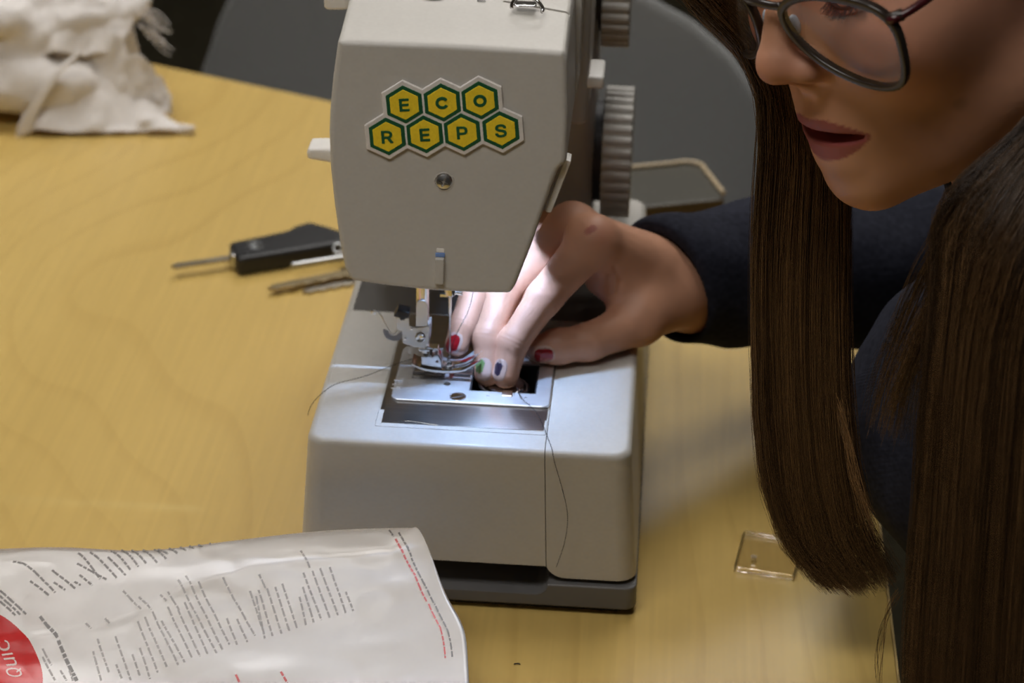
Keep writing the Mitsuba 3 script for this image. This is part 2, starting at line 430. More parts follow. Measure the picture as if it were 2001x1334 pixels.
# the metal cover under the needle plate and the dark inlay behind it
panel_o = np.array([(-0.0466, 0.0205), (0.0372, 0.0205), (0.0372, 0.0318), (0.0380, 0.0318), (0.0380, 0.1440), (-0.0487, 0.1440), (-0.0487, 0.0340), (-0.0466, 0.0340)])
pan = M(slab(panel_o, H - 0.0008, H + 0.0003, 0.0002, 0, 2)) - cavity
add(SM + '__metal_cover', tm(pan), 'mat_panel', 25, 'brushed metal cover around the needle plate')
arcp = np.array([(-0.0406, 0.0207), (-0.036, 0.0224), (-0.0322, 0.0229), (-0.027, 0.0222), (-0.0172, 0.0206)])
ap = spline(np.c_[arcp, np.full(5, H + 0.0003)], 24)
add(SM + '__metal_cover__finger_rim', tube(ap, 0.00028, 6), 'mat_chrome', True)
add(SM + '__rear_inlay', slab(rrect(-0.0785, 0.1452, 0.078, 0.232, 0.001, 3), H - 0.0005, H + 0.0003, 0.0002, 0, 2), 'mat_inlay', 25, 'dark glossy strip across the bed')

# needle plate
PZ = H + 0.0016
pl = M(slab(rrect(-0.0446, 0.0432, 0.0384, 0.1030, 0.0042, 6), H + 0.0002, PZ, 0.0007, 0, 3)) - cavity
for b in [(-0.0362, -0.0052, 0.0664, 0.0820)]:
    pl = pl - cube(b[0], b[1], b[2], b[3], H - 0.003, PZ + 0.01)
pl = pl - M(moved(slab(circle(0, 0, 0.0019, 20), H - 0.01, PZ + 0.01), (-0.0169, 0.0625, 0))) - M(moved(slab(circle(0, 0, 0.0043, 28), PZ - 0.0008, PZ + 0.01), (-0.0097, 0.0493, 0)))
for q in [(0.0058, 0.0516), (0.0259, 0.0516), (-0.0424, 0.0985)]:
    pl = pl - M(moved(slab(circle(0, 0, 0.0009, 14), PZ - 0.0004, PZ + 0.01), (q[0], q[1], 0)))
NP = SM + '__needle_plate'
add(NP, tm(pl), 'mat_plate', 25, 'bright steel needle plate with engraved lines')
sc = M(moved(slab(circle(0, 0, 0.0041, 28), PZ - 0.0012, PZ - 0.0001, 0.0005, 0, 3), (-0.0097, 0.0493, 0)))
sc = sc - M(moved(box3(-0.006, 0.006, -0.0005, 0.0005, PZ - 0.0008, PZ + 0.01), (-0.0097, 0.0493, 0), rotm([0, 0, 1], 28)))
add(NP + '__screw', tm(sc), 'mat_chrome', 25)
add(NP + '__latch_tab', box3(0.0128, 0.0186, 0.0520, 0.0580, PZ - 0.0006, PZ + 0.0006, 0.0006), 'mat_chrome', 25)
for k in range(6):
    y = 0.0641 - k * 0.00225
    add(NP + '__guide_line', box3(-0.0384 + .0003 * k, -0.0185 - 0.0006 * k, y - 0.00012, y + 0.00012, PZ - 0.0002, PZ + 0.00005), 'mat_print_white', False)
for k, (s, x, y) in enumerate([('10', -0.0400, 0.0625), ('15', -0.0404, 0.0580), ('20', -0.0408, 0.0535), ('3', -0.0430, 0.0625), ('5', -0.0434, 0.0580), ('6', -0.0438, 0.0535), ('MM', -0.0395, 0.0935), ('IN', -0.0400, 0.0985)]):
    t = meshkit.text_mesh(s, 0.0021 if k < 6 else 0.0018, 0.0002, False)
    t = moved(t, (x, y, PZ - 0.00012), rotm([0, 0, 1], 90))
    add(NP + '__engraved_mark', t, 'mat_print_white', False)
# feed dog in its opening
FD = SM + '__feed_dog'
add(FD, box3(-0.0366, -0.0048, 0.0660, 0.0824, H - 0.006, H - 0.0035), 'mat_black', False)
def teeth(x0, x1, y, w, n):
    ms = [box3(x0, x1, y - w / 2, y + w / 2, H - 0.004, PZ - 0.0004)]
    for k in range(n):
        xa = x0 + (x1 - x0) * k / n; d = (x1 - x0) / n
        ms.append(moved(slab([(0, 0), (d * 0.8, 0), (d * 0.35, 0.0012)], 0, w), (xa, y + w / 2, PZ - 0.0005), rotm([1, 0, 0], 90)))
    return join(ms)
for (x0, x1, y, w, n) in [(-0.0325, -0.0080, 0.0676, 0.0016, 18), (-0.0300, -0.0185, 0.0722, 0.0020, 9), (-0.0300, -0.0185, 0.0766, 0.0020, 9), (-0.0330, -0.0080, 0.0806, 0.0014, 14)]:
    add(FD + '__tooth_bar', teeth(x0, x1, y, w, n), 'mat_steel', False)
add(NP + '__bridge', join(box3(-0.0190, -0.0165, 0.0690, 0.0820, PZ - 0.0012, PZ - 0.0001), box3(-0.0143, -0.0052, 0.0696, 0.0714, PZ - 0.0012, PZ - 0.0001), box3(-0.0143, -0.0052, 0.0742, 0.0756, PZ - 0.0012, PZ - 0.0001), box3(-0.0362, -0.0300, 0.0690, 0.0700, PZ - 0.0012, PZ - 0.0001), box3(-0.0362, -0.0300, 0.0744, 0.0752, PZ - 0.0012, PZ - 0.0001)), 'mat_plate', False)
# bobbin well
well = M(box3(-0.0045, 0.0308, 0.0565, 0.0885, H - 0.0185, H + 0.0010)) - M(box3(-0.0037, 0.0300, 0.0573, 0.0877, H - 0.0177, H + 0.01))
add(SM + '__bobbin_well', tm(well), 'mat_dark_cavity', False, 'dark open bobbin well')
HC = np.array([0.0135, 0.0715])
hook = lathe([(0.0130, 0), (0.0130, 0.0085), (0.0122, 0.0095), (0.0112, 0.0095), (0.0108, 0.0060), (0.0104, 0.0012), (0.0, 0.0012)], (HC[0], HC[1], H - 0.0125), (0, 0, 1), 48)
add(SM + '__hook_race', hook, 'mat_steel', 30)
add(SM + '__hook_race__retainer', tube(np.c_[arc(HC[0], HC[1], 0.0138, 160, 330, 28), np.full(28, H - 0.0012)], 0.0009, 8), 'mat_chrome', True)
add(SM + '__hook_race__spring', join(tube(spline([(0.0195, 0.0592, H - .001), (0.0222, 0.0612, H + .0006), (0.0236, 0.0645, H - .0006), (0.0225, 0.0672, H - .001)], 14), 0.0007, 6)), 'mat_chrome', True)

# head: the end cover that faces the viewer, the arm behind it and the column
cover_pts = [(-0.0722, 0.2935), (-0.0745, 0.2723), (-0.0757, 0.2547), (-0.0759, 0.2424), (-0.0749, 0.2231), (-0.0727, 0.2036), (-0.0700, 0.1850), (-0.0668, 0.1680), (-0.0640, 0.1615), (-0.0600, 0.1605), (-0.0458, 0.1590), (-0.0220, 0.1575), (-0.0010, 0.1574), (0.0174, 0.1582), (0.0199, 0.1627), (0.0273, 0.1862), (0.0362, 0.2192), (0.0390, 0.2285), (0.0430, 0.2328), (0.0428, 0.2600), (0.0412, 0.2880), (0.0400, 0.2928), (0.0149, 0.2934), (-0.0149, 0.2939), (-0.0474, 0.2937)]
cover_o = round_poly(cover_pts, 0.0022, 0.0016)
back_pts = [(-0.0710, 0.2940), (-0.0730, 0.2723), (-0.0745, 0.2424), (-0.0725, 0.2050), (-0.0680, 0.1800), (-0.0600, 0.1760), (0.0180, 0.1760), (0.0240, 0.1800), (0.0375, 0.2250), (0.0425, 0.2330), (0.0440, 0.2600), (0.0440, 0.2900), (0.0400, 0.2940)]
cov = M(to_front(slab(cover_o, 0, 0.085, 0.0030, 0, 5), 0.1350))
hollow = M(to_front(slab(inset(round_poly(cover_pts, 0.004, 0.002), 0.0026), 0, 0.0795), 0.1331)) ^ cube(-1, 1, -1, 1, 0, 0.199)
cov = cov - hollow - (hollow.translate((0, 0, -0.008)) ^ cube(-1, 1, -1, 1, 0.1, 0.199))
cov = cov - M(moved(box3(-0.0005, 0.06, -0.0012, 0.0012, 0.2912, 0.32), (0.0064, 0.1108, 0), rotm([0, 0, 1], -16.5)))
cov = M(lean(tm(cov.refine_to_length(0.012))))
add(SM + '__face_cover', tm(cov), 'mat_shell', 25, 'pale grey end cover of the head')
arm_o = round_poly([(-0.0722, 0.2935), (-0.0745, 0.2723), (-0.0757, 0.2547), (-0.0750, 0.2200), (-0.0700, 0.1900), (-0.0640, 0.1860), (0.0260, 0.1860), (0.0330, 0.2080), (0.0390, 0.2300), (0.0440, 0.2345), (0.0445, 0.2600), (0.0448, 0.2880), (0.0440, 0.2945), (-0.0149, 0.2939)], 0.002, 0.002)
arm = M(to_front(slab(arm_o, 0, LEN - 0.1354, 0, 0.004, 4), LEN))
add(SM + '__arm', tm(arm), 'mat_shell', 25)
col = M(slab(rrect(-0.074, 0.236, 0.0505, LEN, 0.008, 6), H - 0.0005, 0.2960, 0.003, 0, 4)) + M(slab(rrect(0.02, 0.165, 0.0490, LEN, 0.006, 5), 0.205, 0.2955, 0.003, 0.003, 4))
add(SM + '__column', tm(col), 'mat_shell', 25)
# top details
add(SM + '__pressure_dial', join(lathe([(0.0105, 0), (0.0105, 0.0006), (0.0100, 0.0010), (0.0094, 0.0010), (0.0092, 0.0004), (0.0, 0.0004)], (-0.0300, 0.1185, 0.2937), (0, 0, 1), 48)), 'mat_print_grey', 30)
add(SM + '__pressure_dial__cap', lathe([(0.0090, 0), (0.0090, 0.0012), (0.0084, 0.0018), (0.0, 0.0020)], (-0.0300, 0.1185, 0.2937), (0, 0, 1), 40), 'mat_shell', 30)
add(SM + '__threading_mark', join(box3(-0.0072, -0.0068, 0.1090, 0.1140, 0.2937, 0.29412), box3(-0.0068, -0.0030, 0.1090, 0.1094, 0.2937, 0.29412)), 'mat_print_grey', False)
tg = tube(spline([(0.0110, 0.1010, 0.2935), (0.0115, 0.1020, 0.2965), (0.0150, 0.1030, 0.2990), (0.0205, 0.1020, 0.2992), (0.0250, 0.1000, 0.2970), (0.0268, 0.0985, 0.2942), (0.0262, 0.0975, 0.2936)], 36), 0.0010, 10)
add(SM + '__thread_guide', join(tg, moved(box3(0.012, 0.0235, 0.100, 0.1065, 0.2936, 0.2950, 0.0012), (0, 0, 0.001))), 'mat_chrome', True, 'bright metal thread guide on top')
def lever_shape(pts, r, h, rb):
    return slab(round_poly(pts, r, 0.0012), 0, h, rb, rb, 4)
add(SM + '__bobbin_lever', moved(lever_shape([(-0.0870, 0.1150), (-0.0745, 0.1165), (-0.0700, 0.1450), (-0.0870, 0.1450)], 0.003, 0.007, 0.0016), (0, 0, 0.2830)), 'mat_shell_white', 25)
pfl = to_front(slab(round_poly([(-0.0955, 0.2085), (-0.0945, 0.2112), (-0.0870, 0.2118), (-0.0640, 0.2106), (-0.0640, 0.2035), (-0.0820, 0.2032), (-0.0950, 0.2050)], 0.0012, 0.001), 0, 0.016, 0.0022, 0.0022, 4), 0.118)
add(SM + '__presser_lifter', pfl, 'mat_shell_white', 30, 'white presser foot lever')
# cover screw, needle threader tab
rec = lathe([(0.0052, 0.0), (0.0051, 0.0005), (0.0046, 0.0006), (0.0044, 0.0002), (0, 0.0002)], (-0.0176, 0.0501, 0.2194), (0, -1, 0), 36)
add(SM + '__face_cover__screw_seat', lean(rec), 'mat_shell', 30)
sh = M(lathe([(0.0043, 0.0), (0.0043, 0.0004), (0.0036, 0.0012), (0.0020, 0.0017), (0, 0.0018)], (-0.0176, 0.0500, 0.2194), (0, -1, 0), 36))
for a in (20, 110):
    sh = sh - M(moved(box3(-0.0024, 0.0024, -0.0008, 0.0022, -0.0005, 0.0005), (-0.0176, 0.0490, 0.2194), rotm([0, 1, 0], a)))
add(SM + '__face_cover__screw', lean(tm(sh)), 'mat_steel', 25, 'steel cross-head screw')
TB = SM + '__threader_tab'
add(TB, lean(to_front(slab(rrect(-0.0207, 0.1632, -0.0161, 0.1775, 0.0008, 3), 0, 0.0034, 0.0006, 0, 3), 0.0502)), 'mat_shell', 25)
add(TB + '__blue_mark', lean(to_front(slab(rrect(-0.0208, 0.1777, -0.0160, 0.1797, 0.0003, 3), 0, 0.0012, 0.0002, 0, 2), 0.0502)), 'mat_blue_mark', 25, 'blue mark')
add(TB + '__slot', lean(to_front(slab(rrect(-0.0204, 0.1799, -0.0164, 0.1822, 0.0003, 3), 0, 0.0006, 0.0002, 0, 2), 0.0502)), 'mat_shell_white', 25)
mat('mat_blue_mark', srgb(120, 150, 205), rough=0.5)
# thread cutter on the lower right side of the cover
tc = to_front(slab(round_poly([(0.0330, 0.2015), (0.0362, 0.2010), (0.0452, 0.2300), (0.0420, 0.2310)], 0.0005, 0.001), 0, 0.010, 0.0006, 0.0006, 3), 0.068)
add(SM + '__thread_cutter', lean(tc), 'mat_shell_white', 25, 'whitish thread cutter')
# dials on the operator's side (axes along x)
def dial(y, z, r, x0, w, n):
    k = n * 8
    a = np.arange(k) * 2 * math.pi / k
    rr = r - 0.0017 * (0.5 - 0.5 * np.cos(a * n)) ** 2
    return to_right(slab(np.c_[y + rr * np.cos(a), z + rr * np.sin(a)], 0, w, 0.0010, 0.0010, 3), x0)
add(SM + '__stitch_dial', dial(0.272, 0.1458, 0.0392, 0.0555, 0.0172, 34), 'mat_shell', 35, 'large ribbed stitch dial')
add(SM + '__stitch_dial__hub', to_right(slab(circle(0.272, 0.1458, 0.030, 40), 0, 0.0065), 0.0498), 'mat_dark_cavity', 30)
add(SM + '__length_dial', dial(0.262, 0.2505, 0.0330, 0.0523, 0.0160, 30), 'mat_shell', 35, 'ribbed upper dial')
add(SM + '__length_dial__hub', to_right(slab(circle(0.262, 0.2505, 0.024, 40), 0, 0.0060), 0.0470), 'mat_dark_cavity', 30)
add(SM + '__reverse_lever', to_right(slab(round_poly([(0.168, 0.2255), (0.196, 0.2255), (0.196, 0.2330), (0.168, 0.2330)], 0.0022, 0.001), 0, 0.0130, 0.0018, 0, 4), 0.0440), 'mat_shell_white', 25, 'white reverse lever')

# lamp inside the head
LP = SM + '__lamp'
add(LP, box3(-0.0112, 0.0020, 0.0770, 0.0795, 0.1905, 0.1995), 'mat_shell_white', False)
led = slab(rrect(-0.0105, 0.0785, 0.0015, 0.0793, 0), 0.1900, 0.1904)
scene[LP + '__led'] = mikit.ply(led, 'mat_lamp_off', emitter={'type': 'area', 'radiance': {'type': 'rgb', 'value': list(LED_RADIANCE)}})
add(SM + '__lamp_shroud', join(box3(-0.0620, -0.0108, 0.0796, 0.0802, 0.1480, 0.1995), box3(-0.0119, -0.0113, 0.0802, 0.1250, 0.1560, 0.1995)), 'mat_black', False)

# presser bar, foot holder, presser foot, needle
FOOT = (0, -0.0065, 0.0033)
plain_add = add
def add(key, mesh, *a, **k):
    return plain_add(key, moved(mesh, FOOT), *a, **k)
add(SM + '__presser_bar', rod((-0.0311, 0.0815, 0.110), (-0.0311, 0.0815, 0.193), 0.0034, 24), 'mat_chrome', 30)
tongue = np.vstack([arc(-0.0310, 0.1355, 0.0031, 0, 180, 14), [[-0.0342, 0.1232], [-0.0279, 0.1232]]])
add(SM + '__presser_bar__clamp_tongue', to_front(slab(tongue, 0, 0.0010, 0.0003, 0, 2), 0.0777), 'mat_satin', 25)
FH = SM + '__foot_holder'
hp = np.array([(-0.0448, 0.1283), (-0.0379, 0.1281), (-0.0377, 0.1235), (-0.0341, 0.1225), (-0.0277, 0.1238), (-0.0269, 0.1241), (-0.0272, 0.1142), (-0.0294, 0.1111), (-0.0349, 0.1109), (-0.0413, 0.1130), (-0.0415, 0.1199), (-0.0446, 0.1212)])
add(FH, join(to_front(slab(round_poly(hp, 0.0003), 0, 0.0012, 0.0003, 0, 2), 0.0775), to_front(slab(round_poly([(-0.0345, 0.1240), (-0.0268, 0.1245), (-0.0272, 0.1140), (-0.0345, 0.1120)], 0.0003), 0, 0.0085, 0.0003, 0, 2), 0.0860)), 'mat_satin', 25, 'steel holder of the presser foot')
hs = M(lathe([(0.0027, 0), (0.0027, 0.0012), (0.0020, 0.0022), (0, 0.0024)], (-0.0318, 0.0764, 0.1171), (0, -1, 0), 28)) - M(moved(box3(-0.004, 0.004, -0.01, 0.0004, -0.0004, 0.0004), (-0.0318, 0.0742, 0.1171), rotm([0, 1, 0], 62)))
add(FH + '__screw', tm(hs), 'mat_chrome', 25)
add(FH + '__rivet', join(*[lathe([(0.0007, 0), (0.0006, 0.0005), (0, 0.0007)], (x, 0.0764, z), (0, -1, 0), 14) for x, z in [(-0.0397, 0.1158), (-0.0363, 0.1219)]]), 'mat_chrome', 30)
capo = round_poly([(-0.0460, 0.1290), (-0.0438, 0.1328), (-0.0376, 0.1316), (-0.0378, 0.1282), (-0.0395, 0.1280), (-0.0405, 0.1268), (-0.0422, 0.1268), (-0.0428, 0.1282)], 0.0003)
add(FH + '__release_button', to_front(slab(capo, 0, 0.0075, 0.0005, 0.0005, 2), 0.0830), 'mat_black', 25, 'black plastic button')
TH = SM + '__threader_hook'
add(TH, join(tube(spline([(-0.0575, 0.0780, 0.1296), (-0.0562, 0.0778, 0.1306), (-0.0540, 0.0778, 0.1296), (-0.0509, 0.0778, 0.1240), (-0.0490, 0.0778, 0.1200), (-0.0472, 0.0778, 0.1176), (-0.0455, 0.0778, 0.1178), (-0.0445, 0.0779, 0.1196)], 40), 0.00032, 8), moved(lathe([(0.0014, 0), (0.0014, 0.0004), (0, 0.0005)], (-0.0568, 0.0782, 0.1296), (0, -1, 0), 16))), 'mat_chrome', True)
sm = np.vstack([arc(-0.0462, 0.1186, 0.0056, 170, 300, 16), [[-0.0412, 0.1150], [-0.0420, 0.1190]], arc(-0.0462, 0.1190, 0.0030, 290, 185, 10)])
add(TH + '__guide', to_front(slab(sm, 0, 0.0008), 0.0790), 'mat_smoke', 25)
PF = SM + '__presser_foot'
YF0, YF1 = 0.0735, 0.0845
side = np.array([(-0.0362, 0.1022), (-0.0345, 0.1008), (-0.0305, 0.0990), (-0.0250, 0.0981), (-0.0177, 0.0979), (-0.0120, 0.0986), (-0.0077, 0.0999), (-0.0035, 0.1027), (0.0006, 0.1061)])
def sole(y0, y1, dz, x0=-1, x1=1, rise=0.0):
    s = spline(side, 60); s = s[(s[:, 0] >= x0) & (s[:, 0] <= x1)]
    th = np.interp(s[:, 0], [-0.036, -0.03, -0.006, 0.001], [0.0008, 0.0014, 0.0013, 0.0005])
    up = np.c_[s[:, 0], s[:, 1] + th + rise * 0]; o = np.vstack([s, up[::-1]]) + [0, dz]
    return to_front(slab(o, 0, y1 - y0, 0.0002, 0.0002, 2), y1)
add(PF, join(sole(YF0, YF1, 0, -1, -0.0200), sole(YF0, 0.0765, 0, -0.0205, 1)), 'mat_chrome', 30, 'polished metal presser foot with two toes')
toe = sole(0.0805, 0.0848, 0.0, -0.0205, 1)
tv = np.asarray(toe.vertices).copy(); tv[:, 2] += np.clip((tv[:, 0] + 0.012) / 0.013, 0, 1) ** 1.5 * 0.0022
add(PF + '__rear_toe', trimesh.Trimesh(tv, toe.faces, process=False), 'mat_chrome', 30)
add(PF + '__toe_thread_slot', sole(0.0776, 0.0784, 0.0006, -0.0140, -0.003), 'mat_chrome', 30)
blk = round_poly([(-0.0314, 0.0990), (-0.0205, 0.0990), (-0.0206, 0.1035), (-0.0222, 0.1078), (-0.0240, 0.1080), (-0.0250, 0.1062), (-0.0312, 0.1060)], 0.0004)
bk = M(to_front(slab(blk, 0, 0.0075, 0.0004, 0.0004, 2), 0.0830)) - M(rod((-0.0228, 0.06, 0.1035), (-0.0228, 0.09, 0.1035), 0.0009, 16))
add(PF + '__shank', tm(bk), 'mat_chrome', 25)
add(PF + '__hinge_pin', rod((-0.0265, 0.0740, 0.1070), (-0.0265, 0.0845, 0.1070), 0.0011, 16), 'mat_chrome', 30)
add(PF + '__needle_ring', tube(np.c_[-0.0170 + 0.0021 * np.cos(np.linspace(0, 2 * np.pi, 24)[:-1]), 0.0792 + 0.0030 * np.sin(np.linspace(0, 2 * np.pi, 24)[:-1]), np.full(23, 0.1000)], 0.0010, 8, True), 'mat_chrome', True)
add(SM + '__holder_neck', join(rod((-0.0290, 0.0800, 0.1040), (-0.0300, 0.0810, 0.1125), 0.0022, 16), box3(-0.0330, -0.0225, 0.0775, 0.0835, 0.1080, 0.1100, 0.0006)), 'mat_chrome', 25)
ND = SM + '__needle'
add(ND, lathe([(0.0001, 0.1030), (0.00028, 0.1050), (0.0004, 0.1090), (0.00042, 0.1290), (0.0008, 0.1310), (0.00085, 0.1500)], (-0.0164, 0.0790, 0), (0, 0, 1), 16), 'mat_chrome', True, 'thin steel needle')
add(SM + '__needle_clamp', join(lathe([(0.0010, 0.1405), (0.0022, 0.1412), (0.0030, 0.1422), (0.0030, 0.1480), (0.0020, 0.1500)], (-0.0164, 0.0790, 0), (0, 0, 1), 24), rod((-0.0164, 0.0790, 0.1500), (-0.0164, 0.0790, 0.193), 0.0022, 20), rod((-0.0164, 0.0790, 0.1435), (-0.0100, 0.0785, 0.1435), 0.0014, 14), box3(-0.0215, -0.0165, 0.0770, 0.0790, 0.1412, 0.1426)), 'mat_chrome', 30)
add = plain_add
say(SM, 'pale grey sewing machine with lit needle area and hexagon patch on its head', 'sewing machine')

# ------------------------------------------------------------------ embroidered patch on the head
EP = 'embroidered_patch'
def stitch_bump(p, n, uv):
    return 0.5 + 0.5 * dr.sin((p.x * 0.96 + p.z * 0.28) * 12500.0 + 3 * noise(p.x * 900, p.z * 900))
def thread_mat(key, c):
    lo, hi = [float(x * 0.90) for x in c], [float(x * 1.06) for x in c]
    mat(key, proc(lambda p, n, uv: mix(lo, hi, fbm(p.x * 1700, p.z * 1700, 0.0, 2))), rough=0.62, spec=0.3, bump=proc(stitch_bump, 4e-5), bump_scale=0.00010)
thread_mat('mat_patch_white', (0.74, 0.70, 0.66)); thread_mat('mat_patch_green', (0.012, 0.095, 0.035)); thread_mat('mat_patch_yellow', (0.90, 0.66, 0.030))
U = np.array([0.0188, 0.00205]); U /= np.linalg.norm(U); Vv = np.array([-U[1], U[0]])
PITCH = 0.01886
def hexa(c, R):
    return ccw(np.array([c + R * (math.sin(math.radians(60 * k)) * U + math.cos(math.radians(60 * k)) * Vv) for k in range(6)]))
centres = [('E', (-0.0382, 0.2612)), ('C', (-0.0194, 0.2632)), ('O', (-0.0007, 0.2653)), ('R', (-0.0463, 0.2434)), ('E', (-0.0276, 0.2455)), ('P', (-0.0090, 0.2476)), ('S', (0.0101, 0.2497))]
cell_R = PITCH / math.sqrt(3)
backing = shapely.union_all([Polygon(hexa(np.array(c), cell_R + 0.0019)) for _, c in centres]).buffer(0.0004).buffer(-0.0004).buffer(-0.0005).buffer(0.0005)
add(EP + '__backing', lean(to_front(slab(ccw(np.array(backing.exterior.coords)[:-1]), 0, 0.0017, 0.0006, 0, 3), 0.04985)), 'mat_patch_white', 25, 'white stitched border')
for ch, c in centres:
    c = np.array(c)
    k = add(EP + '__hexagon', lean(to_front(slab(hexa(c, cell_R - 0.0006), 0, 0.0005, 0.0003, 0, 2), 0.0482)), 'mat_patch_green', 25)
    add(k + '__yellow_field', lean(to_front(slab(hexa(c, cell_R - 0.0027), 0, 0.0004, 0.0002, 0, 2), 0.0478)), 'mat_patch_yellow', 25)
    if ch == 'O':
        ro, ri = 0.0033, 0.0018
        lt = tm(M(slab(circle(0, 0, ro, 40), 0, 0.0005, 0.0002, 0, 2)) - M(slab(circle(0, 0, ri, 40), -1, 1)))
    elif ch == 'C':
        lt = tm((M(slab(circle(0, 0, 0.0033, 40), 0, 0.0005, 0.0002, 0, 2)) - M(slab(circle(0, 0, 0.0018, 40), -1, 1))) - M(slab([(0.0002, 0), (0.01, -0.0068), (0.01, 0.0068)], -1, 1)))
    else:
        lt = meshkit.text_mesh(ch, 0.0064, 0.0005, True)
        s = shapely.Polygon()
        v = np.asarray(lt.vertices); ce = (v.min(0) + v.max(0)) / 2
        lt = moved(lt, (-ce[0], -ce[1], 0))
        lt.vertices[:, 0] *= 1.15
    v = np.asarray(lt.vertices)
    lt = trimesh.Trimesh(np.c_[v[:, :1] * U + v[:, 1:2] * Vv + c, v[:, 2]], lt.faces, process=False)
    add(k + '__letter', lean(to_front(lt, 0.0475)), 'mat_patch_green', False, f'dark green letter {ch}')
say(EP, 'yellow and green honeycomb patch reading ECO REPS on the machine head', 'patch')
# ------------------------------------------------------------------ the person: skin (head, neck, trunk, arm, hand)
A = lambda *v: np.array(v, float)
# right hand: joints in metres and radii
FING = {
    'index': [(A(.0137, .0695, .1002), .0069), (A(.0168, .0790, .1155), .0079), (A(.0319, .0940, .1356), .0096), (A(.0561, .1180, .1590), .0128)],
    'middle': [(A(.0036, .0725, .0992), .0069), (A(.0030, .0850, .1140), .0079), (A(.0105, .1050, .1319), .0095), (A(.0436, .1390, .1560), .0130)],
    'ring': [(A(-.0150, .0960, .1030), .0064), (A(-.0118, .1030, .1120), .0073), (A(-.0065, .1210, .1250), .0086), (A(.0330, .1570, .1440), .0115)],
    'pinky': [(A(-.0080, .1290, .1040), .0056), (A(-.0040, .1370, .1115), .0062), (A(.0050, .1500, .1190), .0070), (A(.0310, .1730, .1300), .0098)],
}
THUMB = [(A(.0310, .0905, .1062), .0076), (A(.0400, .0935, .1066), .0093), (A(.0560, .1000, .1068), .0099), (A(.0830, .1215, .1100), .0130), (A(.1000, .1490, .1120), .0168)]
WRIST, ELBOW = A(.1120, .1720, .1060), A(.3300, .3200, .0500)
SHO_R, SHO_L = A(.4150, .2000, .1900), A(.4000, -.1500, .1800)

def chain(p, c, k=0.004):
    d = None
    for (a, ra), (b, rb) in zip(c[:-1], c[1:]):
        s = cone_sdf(p, a, b, ra, rb)
        d = s if d is None else smin(d, s, k)
    return d

def hand_sdf(p):
    mc = {k: c[-1][0] for k, c in FING.items()}
    palm = cone_sdf(p, WRIST + A(-.004, -.006, .006), mc['index'], .0175, .0118)
    for k, r0, r1 in (('middle', .0185, .0122), ('ring', .0180, .0115), ('pinky', .0170, .0105)):
        palm = smin(palm, cone_sdf(p, WRIST + A(-.002, .004, .002), mc[k], r0, r1), 0.010)
    palm = smin(palm, cone_sdf(p, mc['index'], mc['middle'], .0105, .0110), 0.006)
    palm = smin(palm, cone_sdf(p, mc['ring'], mc['pinky'], .0100, .0095), 0.006)
    # inner side of the palm: web between thumb and index, ball of the thumb
    palm = smin(palm, cone_sdf(p, A(.0990, .1500, .1130), A(.0640, .1265, .1370), .0140, .0080), 0.010)
    palm = smin(palm, cone_sdf(p, A(.0830, .1260, .1180), A(.0600, .1300, .1290), .0120, .0075), 0.010)
    palm = smin(palm, cone_sdf(p, A(.0880, .1430, .1250), A(.0640, .1450, .1330), .0120, .0080), 0.010)
    palm = smin(palm, cone_sdf(p, A(.1010, .1520, .1130), WRIST, .0170, .0200), 0.010)
    # folds where the thumb is drawn in
    for a, b, r in ((A(.0612, .1043, .1500), A(.0660, .1165, .1386), .0011), (A(.0660, .1165, .1386), A(.0655, .1190, .1260), .0011), (A(.0680, .1144, .1459), A(.0716, .1183, .1350), .0008), (A(.0716, .1183, .1350), A(.0700, .1180, .1270), .0007)):
        palm = smax(palm, -cone_sdf(p, a, b, r, r * .7), 0.0022)
    arm = cone_sdf(p, WRIST, ELBOW, .0225, .040)
    palm = smin(palm, arm, 0.012)
    th = smin(chain(p, THUMB, 0.004), palm, 0.009)
    d = th
    for k, c in FING.items():
        f = chain(p, c, 0.0035)
        for j in (1, 2):     # creases over the finger joints
            jp, jr = c[j]
            t = c[j - 1][0] - c[j + 1][0]; t /= np.linalg.norm(t)
            q = p - jp
            ax = q @ t; rad = np.linalg.norm(q - ax[:, None] * t, axis=1)
            for o in (-.0011, .0011):
                f = f + 0.00028 * np.exp(-((ax - o) / .00045) ** 2) * (np.abs(rad - jr) < .004)
        d = np.minimum(d, smin(f, palm, 0.007))
    q, t = p - THUMB[2][0], THUMB[1][0] - THUMB[3][0]
    t /= np.linalg.norm(t); ax = q @ t
    for o in (-.003, -.0012, .0006, .0026):
        d = d + 0.00025 * np.exp(-((ax - o) / .0005) ** 2) * (np.linalg.norm(q, axis=1) < .014)
    return d

# head: local axes are the subject's left, up and forward, the origin on the bridge of the nose
HR = np.array([[0.5492, -0.8156, 0.1822], [-0.3368, -0.0165, 0.9414], [-0.7648, -0.5784, -0.2838]]).T
HO = A(0.1359, -0.0307, 0.3642)
hw = lambda q: np.asarray(q, float) @ HR.T + HO
hl = lambda w: (np.asarray(w, float) - HO) @ HR

def lip(pts, q, flat):
    d = None
    for (a, ra), (b, rb) in zip(pts[:-1], pts[1:]):
        s = cone_sdf(q * flat, A(*a) * flat, A(*b) * flat, ra, rb)
        d = s if d is None else smin(d, s, .002)
    return d

